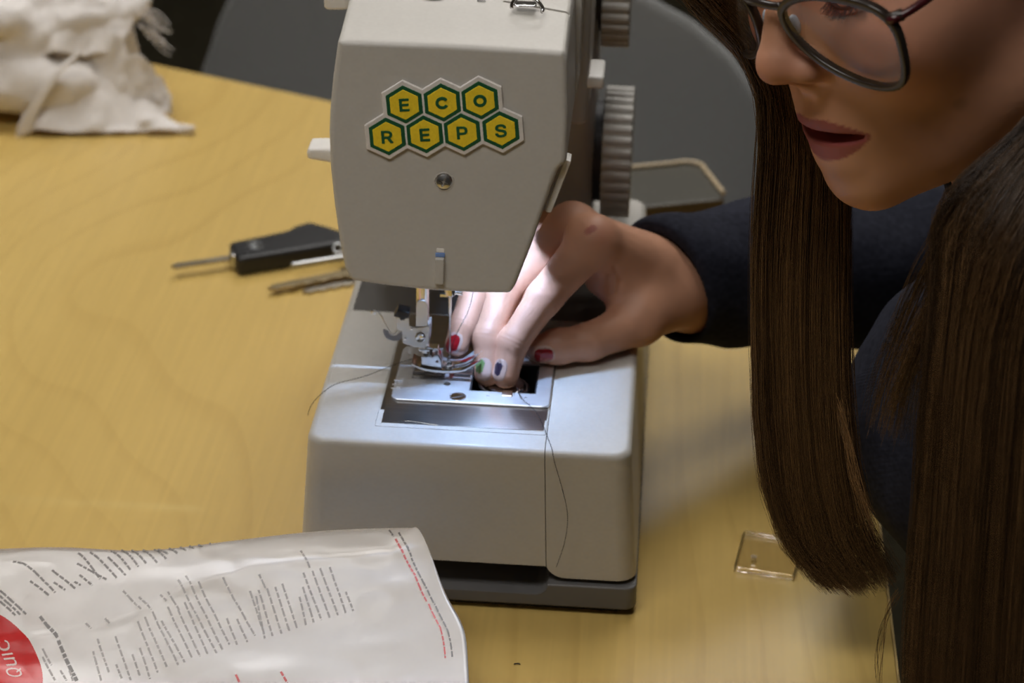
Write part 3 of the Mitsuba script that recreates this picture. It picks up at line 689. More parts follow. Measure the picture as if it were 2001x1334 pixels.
def head_local(q):
    m = np.c_[np.abs(q[:, 0]), q[:, 1:]]
    d = ell_sdf(q, (0, .036, -.094), (.075, .092, .096))
    d = smin(d, ell_sdf(q, (0, -.038, -.062), (.062, .080, .062)), .018)
    jaw = cone_sdf(m, (0.006, -.107, -.018), (.050, -.082, -.078), .0150, .0150)
    d = smin(d, jaw, .022)
    d = smin(d, ell_sdf(q, (0, -.110, -.0135), (.0165, .0155, .0140)), .012)      # chin
    d = smin(d, ell_sdf(q, (0, -.100, -.050), (.040, .026, .045)), .015)           # floor of the mouth
    d = smin(d, ell_sdf(m, (.036, -.040, -.030), (.026, .026, .026)), .016)        # cheeks
    d = smin(d, ell_sdf(q, (0, -.076, -.026), (.034, .028, .0315)), .014)          # muzzle
    d = smin(d, ell_sdf(m, (.020, .016, -.012), (.026, .008, .010)), .010)         # brows
    d = smax(d, -ell_sdf(m, (.031, -.006, -.002), (.019, .013, .012)), .010)       # eye sockets
    d = smin(d, ell_sdf(m, (.031, -.007, -.0185), (.0135, .0125, .0125)), .004)    # closed lids
    nose = cone_sdf(q, (0, .004, -.0065), (0, -.036, .0120), .0058, .0086)
    nose = smin(nose, ell_sdf(q, (0, -.0405, .0140), (.0092, .0086, .0098)), .005)
    nose = smin(nose, ell_sdf(m, (.0112, -.0452, .0030), (.0062, .0066, .0100)), .009)
    nose = smin(nose, cone_sdf(q, (0, -.046, .010), (0, -.054, .002), .0045, .0050), .004)
    d = smin(d, nose, .007)
    d = smax(d, -ell_sdf(m, (.0064, -.0505, .0080), (.0034, .0045, .0058)), .0022)  # nostrils
    d = d + .0011 * np.exp(-(q[:, 0] / .0032) ** 2 - ((q[:, 1] + .0605) / .0065) ** 2)  # philtrum
    up = lip([((-.0260, -.0782, -.0095), .0010), ((-.0130, -.0745, -.0012), .0026), ((-.0040, -.0722, .0022), .0032), ((0, -.0732, .0024), .0029), ((.0040, -.0722, .0022), .0032), ((.0130, -.0745, -.0012), .0026), ((.0260, -.0782, -.0095), .0010)], q, A(1, 1, 1))
    d = smin(d, up, .0035)
    d = smin(d, ell_sdf(q, (0, -.0945, -.0060), (.016, .010, .010)), .006)
    cav = ell_sdf(q, (0, -.0808, -.006), (.0235, .0034, .022))
    d = smax(d, -cav, .0022)
    lo_ = lip([((-.0250, -.0790, -.0095), .0010), ((-.0130, -.0862, -.0042), .0032), ((0, -.0882, -.0018), .0042), ((.0130, -.0862, -.0042), .0032), ((.0250, -.0790, -.0095), .0010)], q, A(1, 1, 1))
    d = smin(d, lo_, .003)
    d = smax(d, -cone_sdf(m, (.0270, -.0770, -.0100), (.0285, -.0790, -.0120), .0012, .0010), .003)
    return d

def head_sdf(p):
    q = hl(p)
    d = head_local(q)
    neck = cone_sdf(p, hw((0, -.060, -.105)), A(.305, .035, .215), .050, .056)
    return smin(d, neck, .022)

def trunk_sdf(p):
    d = cone_sdf(p, A(.350, .035, .120), A(.385, .025, -.120), .098, .105)
    d = smin(d, cone_sdf(p, A(.385, .130, .165), A(.385, -.080, .160), .060, .060), .05)
    d = smin(d, cone_sdf(p, A(.385, .025, -.10), A(.430, .020, -.270), .105, .130), .05)
    return d

def body_sdf(p):
    d = smin(trunk_sdf(p), head_sdf(p), .03)
    d = smin(d, cone_sdf(p, SHO_R, ELBOW, .046, .040), .02)
    d = smin(d, cone_sdf(p, SHO_L, A(.420, -.270, -.05), .046, .040), .02)
    d = smin(d, cone_sdf(p, A(.420, -.270, -.05), A(.30, -.17, -.20), .040, .026), .01)
    return smin(d, cone_sdf(p, ELBOW, WRIST, .040, .0225), .01)

def drop_inside(m, inside):
    v = np.asarray(m.vertices); k = inside(v)
    f = m.faces[~k[m.faces].all(1)]
    return trimesh.Trimesh(v, f, process=False)

HB = (A(-.075, -.145, -.115), A(.085, .030, .040))
def in_face(w, g=0.0):
    q = hl(w)
    return ((q > HB[0] + g) & (q < HB[1] - g)).all(1)
face_l = mesh_sdf(lambda q: head_sdf(hw(q)), HB[0], HB[1], .0013)
fq = np.asarray(face_l.vertices)
face = trimesh.Trimesh(hw(fq), face_l.faces, process=False)
hand = mesh_sdf(hand_sdf, A(-.030, .050, .085), A(.150, .205, .185), .0009)
coarse = mesh_sdf(body_sdf, A(.06, -.36, -.42), A(.58, .40, .58), .005, 1)
coarse = drop_inside(coarse, lambda w: in_face(w, .004) | ((w[:, 0] < .146) & (w[:, 1] > .09)))

def skin_color(w):
    q = hl(w)
    n = meshkit.fbm(w * 90, 3)[:, None]
    c = np.array([.550, .283, .178]) * (0.93 + 0.14 * n)
    blush = np.exp(-(((np.abs(q[:, 0]) - .042) / .020) ** 2 + ((q[:, 1] + .038) / .020) ** 2)) + .7 * np.exp(-((q[:, 0] / .013) ** 2 + ((q[:, 1] + .044) / .012) ** 2)) * (q[:, 2] > .004)
    ishead = (q[:, 2] > -.12) & (np.linalg.norm(q, axis=1) < .2)
    b = (blush * ishead * (.7 + .5 * n[:, 0]))[:, None].clip(0, 1)
    c = c * (1 - .62 * b) + np.array([.44, .145, .095]) * .62 * b
    # lips and the inside of the mouth
    bow = -.0698 - .0012 * np.exp(-(q[:, 0] / .0025) ** 2) - 11 * q[:, 0] ** 2 * (1 + 300 * q[:, 0] ** 2)
    low = -.0930 + 12.5 * q[:, 0] ** 2 * (1 + 400 * q[:, 0] ** 2)
    inl = np.clip((bow - q[:, 1]) / .0008, 0, 1) * np.clip((q[:, 1] - low) / .0008, 0, 1) * (np.abs(q[:, 0]) < .0268) * (q[:, 2] > -.04) * ishead
    c = c * (1 - inl[:, None]) + np.array([.29, .068, .062]) * inl[:, None]
    mouth = inl * (q[:, 2] < -.0065 - 12 * q[:, 0] ** 2) * (np.abs(q[:, 1] + .0805) < .0048)
    c = c * (1 - mouth[:, None]) + np.array([.07, .012, .012]) * mouth[:, None]
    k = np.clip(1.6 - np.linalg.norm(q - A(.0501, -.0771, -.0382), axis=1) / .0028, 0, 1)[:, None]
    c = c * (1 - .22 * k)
    # scratch and reddish patch on the knuckle, redder finger joints
    for a, b2, r in ((A(.0531, .1077, .1688), A(.0556, .1088, .1703), .0007), (A(.0545, .1083, .1694), A(.0562, .1091, .1704), .0006)):
        k = np.clip(1.4 - np.maximum(cone_sdf(w, a, b2, 0, 0) - .0014, 0) / r, 0, 1)[:, None] * (w[:, 1:2] < .2)
        c = c * (1 - .55 * k) + np.array([.30, .06, .045]) * .55 * k
    red = np.exp(-(np.linalg.norm(w - A(.0612, .1078, .1680), axis=1) / .008) ** 2)[:, None] * (.5 + n)
    c = c * (1 - .35 * red) + np.array([.50, .18, .13]) * .35 * red
    return c.clip(0, 1)
skin = join(face, hand, coarse)
def skin_bump(p, n, uv):
    return fbm(p.x * 1800, p.y * 1800, p.z * 1800, 2)
mat('mat_skin', {'type': 'mesh_attribute', 'name': 'vertex_color'}, rough=0.48, spec=0.42, bump=proc(skin_bump, 1e-4), bump_scale=0.00006)
add('person', skin, 'mat_skin', True, 'person in glasses and navy sweater, leaning over the machine, hand at the bobbin', 'person', color=skin_color(np.asarray(skin.vertices)))

# finger nails and what is left of the polish on them
mat('mat_nail', (.57, .39, .32), rough=.25, spec=.5)
mat('mat_polish_red', (.26, .008, .012), rough=.12, spec=.6)
mat('mat_polish_plum', (.034, .022, .040), rough=.3, spec=.5)
mat('mat_polish_green', (.17, .27, .085), rough=.35, spec=.5)
def nail(tipc, dirn, out, ln, wd, lift, seed=0, ragged=0.0, shift=(0, 0), scale=1.0):
    """A thin shell on the finger over an ellipse of length ln and width wd, centred at tipc, along dirn, facing out."""
    t = dirn / np.linalg.norm(dirn); o = out - t * (out @ t); o /= np.linalg.norm(o); s = np.cross(o, t)
    nu, nv = 15, 28
    ce = tipc
    pts = []
    for i in range(nu):
        for j in range(nv):
            a = 2 * math.pi * j / nv
            rr = (i / (nu - 1)) * scale
            rg = 1 + ragged * (meshkit.noise(A(math.cos(a) * 2.2 + seed, math.sin(a) * 2.2, seed * 3.7)) - .5) * 2
            sup = (abs(math.cos(a)) ** 3 + abs(math.sin(a)) ** 3) ** (-1 / 3)
            u = shift[0] + rr * rg * sup * math.cos(a) * ln / 2; v = shift[1] + rr * rg * sup * math.sin(a) * wd / 2
            pts.append(ce + t * u + s * v + o * .02)
    P = np.array(pts)
    for _ in range(40):    # drop the points onto the finger
        d = hand_sdf(P) - lift
        P = P - o * np.clip(d, -.004, .004)[:, None]
    edge = np.repeat(np.arange(nu) == nu - 1, nv)
    Q = P.copy(); Q[edge] -= o * (lift * 1.5)
    F = grid_faces(nv, nu, True)
    G = Q.reshape(nu, nv, 3).transpose(1, 0, 2).reshape(-1, 3)
    m = trimesh.Trimesh(G, F, process=False)
    fn = m.face_normals.mean(0)
    if fn @ o < 0:
        m = trimesh.Trimesh(G, F[:, ::-1], process=False)
    return m
VIEWSIDE = A(-.05, -.80, .55)
NAILS = {'index': (A(.0106, .0660, .1053), FING['index'][0][0] - FING['index'][1][0], A(-.38, -.80, .45), .0120, .0086, 'mat_polish_plum', (-.0004, -.0008), .58, .24),
         'middle': (A(.0018, .0682, .1042), FING['middle'][0][0] - FING['middle'][1][0], A(-.20, -.80, .55), .0122, .0090, 'mat_polish_green', (-.0014, -.0020), .62, .20),
         'ring': (A(-.0160, .0915, .1070), FING['ring'][0][0] - FING['ring'][1][0], A(-.15, -.82, .50), .0108, .0086, 'mat_polish_red', (.0008, -.0006), .88, .16),
         'thumb': (A(.0322, .0832, .1062), THUMB[0][0] - THUMB[2][0], A(.03, -.98, .16), .0128, .0106, 'mat_polish_red', (-.0006, 0), .78, .14)}
for i, (k, (c, d, o, ln, wd, pm, sh, sc_, rg)) in enumerate(NAILS.items()):
    key = add('person__nail', nail(c, d, o, ln, wd, .00025), 'mat_nail', True, f'{k} finger nail with chipped polish' if k != 'thumb' else 'thumb nail with chipped red polish')
    add(key + '__polish', nail(c, d, o, ln, wd, .00042, i + 2, rg, sh, sc_), pm, True)

# sweater
def sweater_sdf(p):
    d = trunk_sdf(p) - .012
    d = smin(d, ell_sdf(p, (.280, .065, .092), (.088, .110, .078)), .03)
    d = smin(d, cone_sdf(p, hw((0, -.125, -.125)), A(.32, .033, .20), .058, .078), .03)
    d = smin(d, cone_sdf(p, SHO_R, ELBOW, .066, .060), .03)
    slv = cone_sdf(p, ELBOW + A(0, 0, .012), A(.1040, .1720, .1130), .060, .0378)
    d = smin(d, slv, .02)
    d = smin(d, cone_sdf(p, SHO_L, A(.420, -.270, -.05), .066, .056), .03)
    d = smin(d, cone_sdf(p, A(.420, -.270, -.05), A(.31, -.18, -.19), .056, .042), .02)
    w = meshkit.fbm(p * A(26, 26, 22), 2, 4) - .5
    d = d + w * .009
    # neck and sleeve openings
    d = smax(d, -cone_sdf(p, hw((0, -.04, -.10)), A(.315, .034, .215), .060, .056), .006)
    cut = .1941 - p @ A(.7093, .6981, .0978)
    arm_zone = (p[:, 0] < .2) & (p[:, 1] > .08)
    d = np.where(arm_zone, smax(d, cut, .004), d)
    d = np.where(arm_zone, smax(d, -cone_sdf(p, A(.16, .199, .108), A(.070, .150, .112), .0295, .0310), .003), d)
    return d
sw_f = mesh_sdf(sweater_sdf, A(.050, .095, .045), A(.185, .260, .185), .0016, 1)
sw_c = drop_inside(mesh_sdf(sweater_sdf, A(.06, -.36, -.46), A(.58, .42, .36), .005, 1), lambda w: (w[:, 0] < .181) & (w[:, 1] > .0975))
def knit(p, n, uv):
    return 0.5 + 0.5 * dr.sin(p.x * 1500 + p.z * 2600) * dr.sin(p.y * 2400 - p.z * 700) 
mat('mat_sweater', proc(lambda p, n, uv: mix((.010, .011, .018), (.024, .026, .040), fbm(p.x * 380, p.y * 380, p.z * 380, 2))), rough=.95, spec=.15, bump=proc(knit, 2e-4), bump_scale=.0002, sheen=.3)
add('person__sweater', join(sw_f, sw_c), 'mat_sweater', True, 'dark navy sweater')
def legs_sdf(p):
    d = cone_sdf(p, A(.42, .02, -.27), A(.43, .02, -.20), .150, .125)
    for y in (-.08, .12):
        d = smin(d, cone_sdf(p, A(.42, y, -.27), A(.06, y * 1.3, -.24), .085, .064), .03)
        d = smin(d, cone_sdf(p, A(.06, y * 1.3, -.24), A(.10, y * 1.3, -.66), .062, .045), .02)
    return d
mat('mat_trousers', (.02, .02, .025), rough=.9)
add('person__trousers', mesh_sdf(legs_sdf, A(-.02, -.28, -.74), A(.60, .32, -.05), .009, 1), 'mat_trousers', True)
for y in (-.104, .156):
    sh = smin
    add('person__shoe', mesh_sdf(lambda p: np.maximum(smin(cone_sdf(p, A(.10, y, -.70), A(-.05, y, -.715), .045, .036), cone_sdf(p, A(.10, y, -.70), A(.10, y, -.65), .045, .05), .02), -.745 - p[:, 2]), A(-.12, y - .08, -.76), A(.18, y + .08, -.57), .008, 1), 'mat_trousers', True)

# eye lashes and brows
mat('mat_lash', (.02, .012, .008), rough=.6)
for s in (1, -1):
    pts = [(s * x, y, z) for x, y, z in [(.019, -.0145, -.0085), (.025, -.0172, -.0062), (.031, -.0182, -.0058), (.038, -.0168, -.0078), (.044, -.0130, -.0118)]]
    c = spline(pts, 18)
    ms = [tube(hw(c), .0011, 6)]
    rl = np.random.default_rng(40)
    for k in range(64):
        b = c[1 + k % 16] + (c[2 + k % 16] - c[1 + k % 16]) * rl.random()
        f = (k % 16 - 8) / 8
        e = A(s * (.0010 * f + rl.normal(0, .0004)), -.0030 + rl.normal(0, .0004), .0050 + rl.normal(0, .0008))
        ms.append(tube(hw(np.array([b, b + e * .55 + A(0, -.0006, 0), b + e])), [.00022, .00016, .00006], 4))
    add('person__eyelash', join(*ms), 'mat_lash', True)
    bw = spline([(s * x, y, z) for x, y, z in [(.012, .012, .000), (.024, .019, .001), (.036, .020, -.006), (.050, .014, -.018)]], 16)
    add('person__eyebrow', tube(hw(bw), np.r_[.0016, np.full(10, .0028), np.linspace(.0026, .0008, 5)], 8), 'mat_lash', True)

# ------------------------------------------------------------------ hair
def hair(guides, n, seed, thick, width, ts=(0, 1), seg=13, u_pow=1.0, dark=0.0, wave=.0012):
    rng = np.random.default_rng(seed)
    gs = np.array([spline(g, 40) for g in guides])                     # (g, 40, 3)
    from scipy.interpolate import interp1d
    u = rng.random(n) ** u_pow
    gu = interp1d(np.linspace(0, 1, len(gs)), gs, axis=0, kind='quadratic' if len(gs) > 2 else 'linear')(u)   # (n, 40, 3)
    t0 = ts[0] * rng.random(n); t1 = 1 - ts[1] * rng.random(n) ** 2
    t = t0[:, None] + (t1 - t0)[:, None] * np.linspace(0, 1, seg)
    i = np.clip((t * 39).astype(int), 0, 38); f = (t * 39 - i)[..., None]
    rows = np.arange(n)[:, None]
    p = gu[rows, i] * (1 - f) + gu[rows, i + 1] * f
    ncl = max(6, n // 90)
    cl = (u * ncl + rng.normal(0, .35, n)).astype(int) % ncl
    coff = rng.normal(0, 1, (ncl, 3)); coff2 = rng.normal(0, 1, (ncl, 3))
    off = (coff[cl] * .75 + rng.normal(0, .55, (n, 3))) * np.asarray(thick)
    off2 = (coff2[cl] * .6 + rng.normal(0, .6, (n, 3))) * np.asarray(thick)
    prof = (.25 + .75 * np.sin(np.clip(t, 0, 1) * 2.2))[..., None]
    p = p + prof * (off[:, None] * (1 - t[..., None]) + off2[:, None] * t[..., None])
    ph = rng.random((n, 3)) * 6.28; fr = rng.uniform(3, 7, (n, 1, 1))
    p = p + wave * rng.normal(0, 1, (n, 1, 1)) * np.sin(fr * t[..., None] + ph[:, None])
    r = width * rng.uniform(.7, 1.2, (n, 1)) * (1 - .6 * np.linspace(0, 1, seg)[None] ** 4)
    tg = np.gradient(p, axis=1); tg /= np.linalg.norm(tg, axis=2, keepdims=True) + 1e-12
    a = np.cross(tg, A(.31, .82, .2)); a /= np.linalg.norm(a, axis=2, keepdims=True) + 1e-12
    b = np.cross(tg, a)
    ang = np.arange(3) * 2 * math.pi / 3
    V = (p[:, :, None] + r[:, :, None, None] * (np.cos(ang)[None, None, :, None] * a[:, :, None] + np.sin(ang)[None, None, :, None] * b[:, :, None])).reshape(-1, 3)
    k = np.arange(seg - 1)[:, None] * 3; j = np.arange(3)[None]; j2 = (j + 1) % 3
    F1 = np.stack([k + j, k + j2, k + 3 + j2], -1).reshape(-1, 3); F2 = np.stack([k + j, k + 3 + j2, k + 3 + j], -1).reshape(-1, 3)
    F = np.vstack([F1, F2])
    F = (F[None] + (np.arange(n) * seg * 3)[:, None, None]).reshape(-1, 3)
    tone = np.clip(rng.normal(.45, .20, n) + .22 * coff[cl][:, 0], 0, 1.2)
    lo_c, hi_c = np.array([.035, .017, .006]), np.array([.190, .100, .038])
    c = lo_c + (hi_c - lo_c) * (tone * (1 - dark))[:, None]
    return trimesh.Trimesh(V, F, process=False), np.repeat(c, seg * 3, 0)
F0 = [(0.0871, 0.0134, 0.3465), (0.1096, 0.0131, 0.3217), (0.128, 0.0202, 0.3006), (0.1363, 0.0261, 0.2786), (0.1373, 0.0195, 0.2338), (0.1394, 0.001, 0.177), (0.1434, -0.0132, 0.1282), (0.152, -0.027, 0.0902), (0.1663, -0.0341, 0.0643), (0.1809, -0.0395, 0.0523)]
F1 = [(0.0938, 0.0171, 0.3528), (0.1187, 0.0166, 0.3271), (0.1372, 0.027, 0.3016), (0.1465, 0.0293, 0.2727), (0.1472, 0.0226, 0.2276), (0.1496, 0.0039, 0.1705), (0.1554, -0.0115, 0.1192), (0.164, -0.0254, 0.0811), (0.1784, -0.0319, 0.0562), (0.1941, -0.0354, 0.0475)]
F2 = [(0.1056, 0.0277, 0.3499), (0.1309, 0.027, 0.324), (0.1521, 0.0306, 0.2958), (0.1618, 0.0317, 0.2645), (0.1636, 0.0203, 0.2213), (0.166, 0.0028, 0.1664), (0.1718, -0.0114, 0.1173), (0.1804, -0.0241, 0.0814), (0.1921, -0.0297, 0.0587), (0.2054, -0.034, 0.0488)]
F3 = [(0.1176, 0.0383, 0.347), (0.1456, 0.0377, 0.3209), (0.1672, 0.0342, 0.29), (0.1769, 0.0294, 0.2583), (0.1812, 0.0182, 0.2151), (0.1849, 0.0019, 0.1623), (0.1907, -0.0111, 0.1154), (0.1993, -0.0227, 0.0817), (0.2085, -0.0272, 0.0612), (0.2178, -0.0313, 0.0524)]
N0 = [(0.2622, -0.0434, 0.3456), (0.256, -0.0599, 0.3258), (0.2390, -0.0745, 0.3060), (0.2140, -0.0860, 0.2905), (0.2060, -0.1000, 0.2770), (0.2087, -0.1132, 0.2588), (0.2072, -0.1269, 0.2267), (0.2077, -0.137, 0.1924), (0.2074, -0.1483, 0.1582), (0.2073, -0.1597, 0.1237), (0.2081, -0.1797, 0.0729)]
N1 = [(0.2701, -0.0476, 0.3475), (0.2641, -0.0697, 0.3277), (0.2548, -0.0862, 0.3084), (0.2411, -0.1019, 0.291), (0.2291, -0.1147, 0.2726), (0.2236, -0.1246, 0.246), (0.2222, -0.1365, 0.2131), (0.2218, -0.1475, 0.1793), (0.2219, -0.1577, 0.147), (0.2219, -0.1692, 0.1125), (0.2225, -0.1847, 0.0723)]
N2 = [(0.281, -0.0467, 0.3477), (0.2763, -0.0708, 0.3241), (0.2692, -0.0892, 0.301), (0.2577, -0.1057, 0.2818), (0.2479, -0.1193, 0.2616), (0.244, -0.1291, 0.235), (0.2435, -0.1399, 0.2039), (0.2435, -0.1499, 0.172), (0.2436, -0.1591, 0.1416), (0.2442, -0.1706, 0.1071), (0.2449, -0.185, 0.0688)]
N3 = [(0.2861, -0.0395, 0.3499), (0.284, -0.0676, 0.3185), (0.2764, -0.0911, 0.2857), (0.2703, -0.1058, 0.2586), (0.2666, -0.1213, 0.2297), (0.266, -0.1322, 0.1984), (0.2664, -0.1432, 0.1667), (0.2657, -0.1545, 0.1348), (0.2662, -0.1668, 0.1006), (0.267, -0.1814, 0.0622)]
W0 = [(0.2337, -0.0919, 0.3003), (0.2203, -0.0974, 0.2808), (0.2097, -0.0994, 0.257), (0.2018, -0.0989, 0.2266), (0.1962, -0.101, 0.202), (0.1932, -0.102, 0.1791)]
W1 = [(0.2429, -0.0962, 0.2909), (0.2275, -0.103, 0.2694), (0.2149, -0.1072, 0.2416), (0.2057, -0.1137, 0.2196), (0.2012, -0.1135, 0.199), (0.1999, -0.1133, 0.1782)]
W2 = [(0.209, -0.1096, 0.0982), (0.2042, -0.1102, 0.087), (0.2023, -0.1117, 0.0736), (0.2022, -0.1142, 0.0582), (0.2049, -0.1166, 0.0426)]
W3 = [(0.1808, -0.0276, 0.1499), (0.1854, -0.0364, 0.1326), (0.1895, -0.0441, 0.1175), (0.1958, -0.0516, 0.1025), (0.2018, -0.0569, 0.0917)]
N0, N1, N2, N3 = [[tuple(hw((.079, .062 - .004 * k, -.070 - .016 * k))), tuple(hw((.0835, .022, -.075 - .018 * k)))] + g for k, g in enumerate((N0, N1, N2, N3))]
F0, F1, F2, F3 = [[tuple(hw((-.066, .080 - .003 * k, -.030 - .016 * k))), tuple(hw((-.076, .040, -.022 - .018 * k)))] + g for k, g in enumerate((F0, F1, F2, F3))]
# over the crown, from the parting down to the temples
def scalp(side):
    out = []
    for az in np.linspace(62 if side < 0 else 100, 155, 6):
        g = []
        for el in np.linspace(86, -12, 8):
            a, e = math.radians(az), math.radians(el)
            g.append(hw((side * .081 * math.cos(e) * math.sin(a), .036 + .098 * math.sin(e), -.094 + .102 * math.cos(e) * math.cos(a))))
        tail = g[-1]
        g += [tail + A(.012, 0, -.05), tail + A(.022, 0, -.10)]
        out.append(g)
    return out
locks = [([F0, F1, F2, F3], 5200, 11, (.0022, .004, .002), .00016, (.05, .22), 13, 1.15, .15),
         ([N0, N1, N2, N3], 6200, 12, (.0026, .005, .002), .00016, (.05, .15), 13, 1.0, .0),
         ([W0, W1], 600, 13, (.005, .006, .005), .00013, (.1, .85), 12, 1.0, -.3),
         ([W2, W2], 10, 14, (.0008, .001, .0012), .00013, (.05, .2), 12, 1.0, 0),
         ([W3, W3], 60, 15, (.0012, .003, .003), .00013, (.1, .4), 10, 1.0, -.5),
         ([F0[3:], F0[3:]], 90, 16, (.0025, .003, .003), .00010, (.3, .3), 13, 1.0, -.2)]
hm = [hair(*l) for l in locks]
for s in (1, -1):
    hm.append(hair(scalp(s), 2200, 30 + s, (.0018, .0018, .0018), .00028, (.02, .1), 12))
hs_v = join(*[m for m, _ in hm]); hc = np.vstack([c for _, c in hm])
cap_l = mesh_sdf(lambda q: smax(ell_sdf(q, (0, .036, -.096), (.0785, .0955, .099)), (q[:, 2] + .015) - .9 * (q[:, 1] - .02), .01), A(-.09, -.07, -.21), A(.09, .145, .02), .004, 1)
capm = trimesh.Trimesh(hw(np.asarray(cap_l.vertices)), cap_l.faces, process=False)
hs_v = join(hs_v, capm); hc = np.vstack([hc, np.tile([.05, .027, .011], (len(capm.vertices), 1))])
mat('mat_hair', {'type': 'mesh_attribute', 'name': 'vertex_color'}, rough=.38, spec=.45)
add('person__hair', hs_v, 'mat_hair', True, 'long straight brown hair hanging down', kind='stuff', color=hc)

# ------------------------------------------------------------------ eyeglasses
mat('mat_frame', (.028, .020, .016), rough=.22, spec=.5)
mat('mat_temple', (.060, .008, .012), rough=.18, spec=.6)
mat('mat_pad', (.40, .45, .52), rough=.2)
EG = 'eyeglasses'
def rim(s):
    o = [(.0125, -.0130), (.0115, -.0200), (.0145, -.0290), (.0230, -.0390), (.0330, -.0455), (.0430, -.0495), (.0530, -.0508), (.0615, -.0480), (.0660, -.0410), (.0685, -.0310), (.0690, -.0200), (.0640, -.0125), (.0500, -.0075), (.0350, -.0055), (.0210, -.0075)]
    o = np.array(o + [o[0]])
    c = spline(o, 72)[:-1]
    z = .0128 - .25 * np.maximum(c[:, 0] - .008, 0) - .0 + .12 * (c[:, 1] + .012)
    z = z - 1.3 * (c[:, 0] - .008) ** 2 * 0
    return np.c_[s * c[:, 0], c[:, 1], z]
for s in (1, -1):
    c = rim(s)
    k = len(c)
    tg = np.roll(c, -1, 0) - np.roll(c, 1, 0); tg /= np.linalg.norm(tg, axis=1, keepdims=True)
    nrm = A(s * .25, -.12, 1); nrm /= np.linalg.norm(nrm)
    sd = np.cross(tg, nrm); sd /= np.linalg.norm(sd, axis=1, keepdims=True)
    up_w = np.clip((c[:, 1] + .03) / .02, 0, 1)
    wd = .0016 + .0004 * up_w; dp = .0021
    ring_pts = [(1, -.6), (1, .6), (.6, 1), (-.6, 1), (-1, .6), (-1, -.6), (-.6, -1), (.6, -1)]
    V = np.stack([c + sd * (wd[:, None] * a) + nrm * (dp * b) for a, b in ring_pts], 1).reshape(-1, 3)
    F = grid_faces(k, 8, True); i = np.arange(k); 
    F = np.vstack([F, np.c_[i * 8 + 7, ((i + 1) % k) * 8 + 7, ((i + 1) % k) * 8], np.c_[i * 8 + 7, ((i + 1) % k) * 8, i * 8]])
    add(EG + '__rim', trimesh.Trimesh(hw(V), F, process=False), 'mat_frame', 50)
    cm = c.mean(0)
    LV = np.vstack([cm + nrm * .0012 + (c - cm) * f + nrm * (.0012 * (1 - f * f)) for f in np.linspace(0.02, .985, 8)])
    LF = grid_faces(8, k)
    q = lambda a, b: a * k + b % k
    LF = np.vstack([np.array([[q(a, b), q(a + 1, b), q(a + 1, b + 1)] for a in range(7) for b in range(k)]), np.array([[q(a, b), q(a + 1, b + 1), q(a, b + 1)] for a in range(7) for b in range(k)])])
    add(EG + '__lens', trimesh.Trimesh(hw(LV), LF, process=False), 'mat_lens', True)
    hp_ = A(s * .0690, -.0165, -.0010)
    tpl = spline([hp_, hp_ + A(s * .0040, .001, -.006), A(s * .0760, -.0120, -.030), A(s * .0780, -.0060, -.075), A(s * .0770, -.0050, -.100), A(s * .0750, -.0250, -.118)], 30)
    V = []
    tb = tube(hw(tpl), .0018, 8)
    add(EG + '__temple', tb, 'mat_temple', True)
    add(EG + '__hinge', join(tube(hw(np.array([A(s * .0670, -.0165, -.0015), hp_ + A(s * .0035, .001, -.0055)])), .0026, 8)), 'mat_frame', True)
    add(EG + '__nose_pad', moved(trimesh.creation.icosphere(2, 1.0), (0, 0, 0)).apply_transform(np.block([[HR @ np.diag([.0014, .0052, .0030]), hw((s * .0098, -.0235, .0060))[:, None]], [np.zeros((1, 3)), np.ones((1, 1))]])), 'mat_pad', True)
br = spline([rim(1)[0] + A(.001, .002, 0), A(.006, -.0105, .0138), A(0, -.0098, .0145), A(-.006, -.0105, .0138), rim(-1)[0] + A(-.001, .002, 0)], 20)
add(EG + '__bridge', tube(hw(br), .0019, 8), 'mat_frame', True)
scene['mat_lens'] = {'type': 'thindielectric', 'int_ior': 1.2, 'ext_ior': 1.0}
say(EG, 'dark framed eyeglasses low on the nose of the person', 'eyeglasses')

# ------------------------------------------------------------------ threads, bobbin, cover plate
TR = .00017
t1 = spline([(-.0020, .0680, .1590), (-.0043, .0680, .1475), (-.0071, .0692, .1363), (-.0112, .0705, .1268), (-.0145, .0714, .1172), (-.0164, .0722, .1096), (-.0180, .0740, .1042), (-.0225, .0850, .1000), (-.0294, .0893, .0992), (-.0394, .0848, .0985), (-.0492, .0743, .0992), (-.0631, .0556, .1017), (-.0739, .0458, .1027), (-.0790, .0387, .1017), (-.0830, .0362, .0982), (-.0862, .0365, .0925), (-.0872, .0371, .0880)], 120)
add('needle_thread', tube(t1, TR, 6), 'mat_thread', True, 'dark thread from the needle trailing left over the bed edge', 'thread')
t2 = spline([(.0150, .0740, .0925), (.0187, .0695, .0947), (.0211, .0588, .0975), (.0245, .0481, .0984), (.0305, .0390, .0982), (.0348, .0304, .0972), (.0382, .0190, .0966), (.0417, .0051, .0968), (.0428, .0004, .0964), (.0437, -.0020, .0935), (.0462, -.0040, .0857), (.0491, -.0060, .0766), (.0515, -.0070, .0667), (.0520, -.0070, .0591), (.0510, -.0060, .0476), (.0489, -.0050, .0375), (.0469, -.0040, .0298)], 120)
add('bobbin_thread', tube(t2, TR, 6), 'mat_thread', True, 'dark thread from the bobbin hanging down the front of the machine', 'thread')
BZ = H - .0112
scene['mat_clear_thin'] = {'type': 'thindielectric', 'int_ior': 1.5}
add('bobbin', lathe([(.0031, 0), (.0098, 0), (.0098, .0008), (.0045, .0008), (.0045, .0086), (.0098, .0086), (.0098, .0094), (.0031, .0094), (.0031, 0)], (HC[0], HC[1], BZ), (0, 0, 1), 40), 'mat_steel', 30, 'bobbin in the open well under the fingertips', 'bobbin')
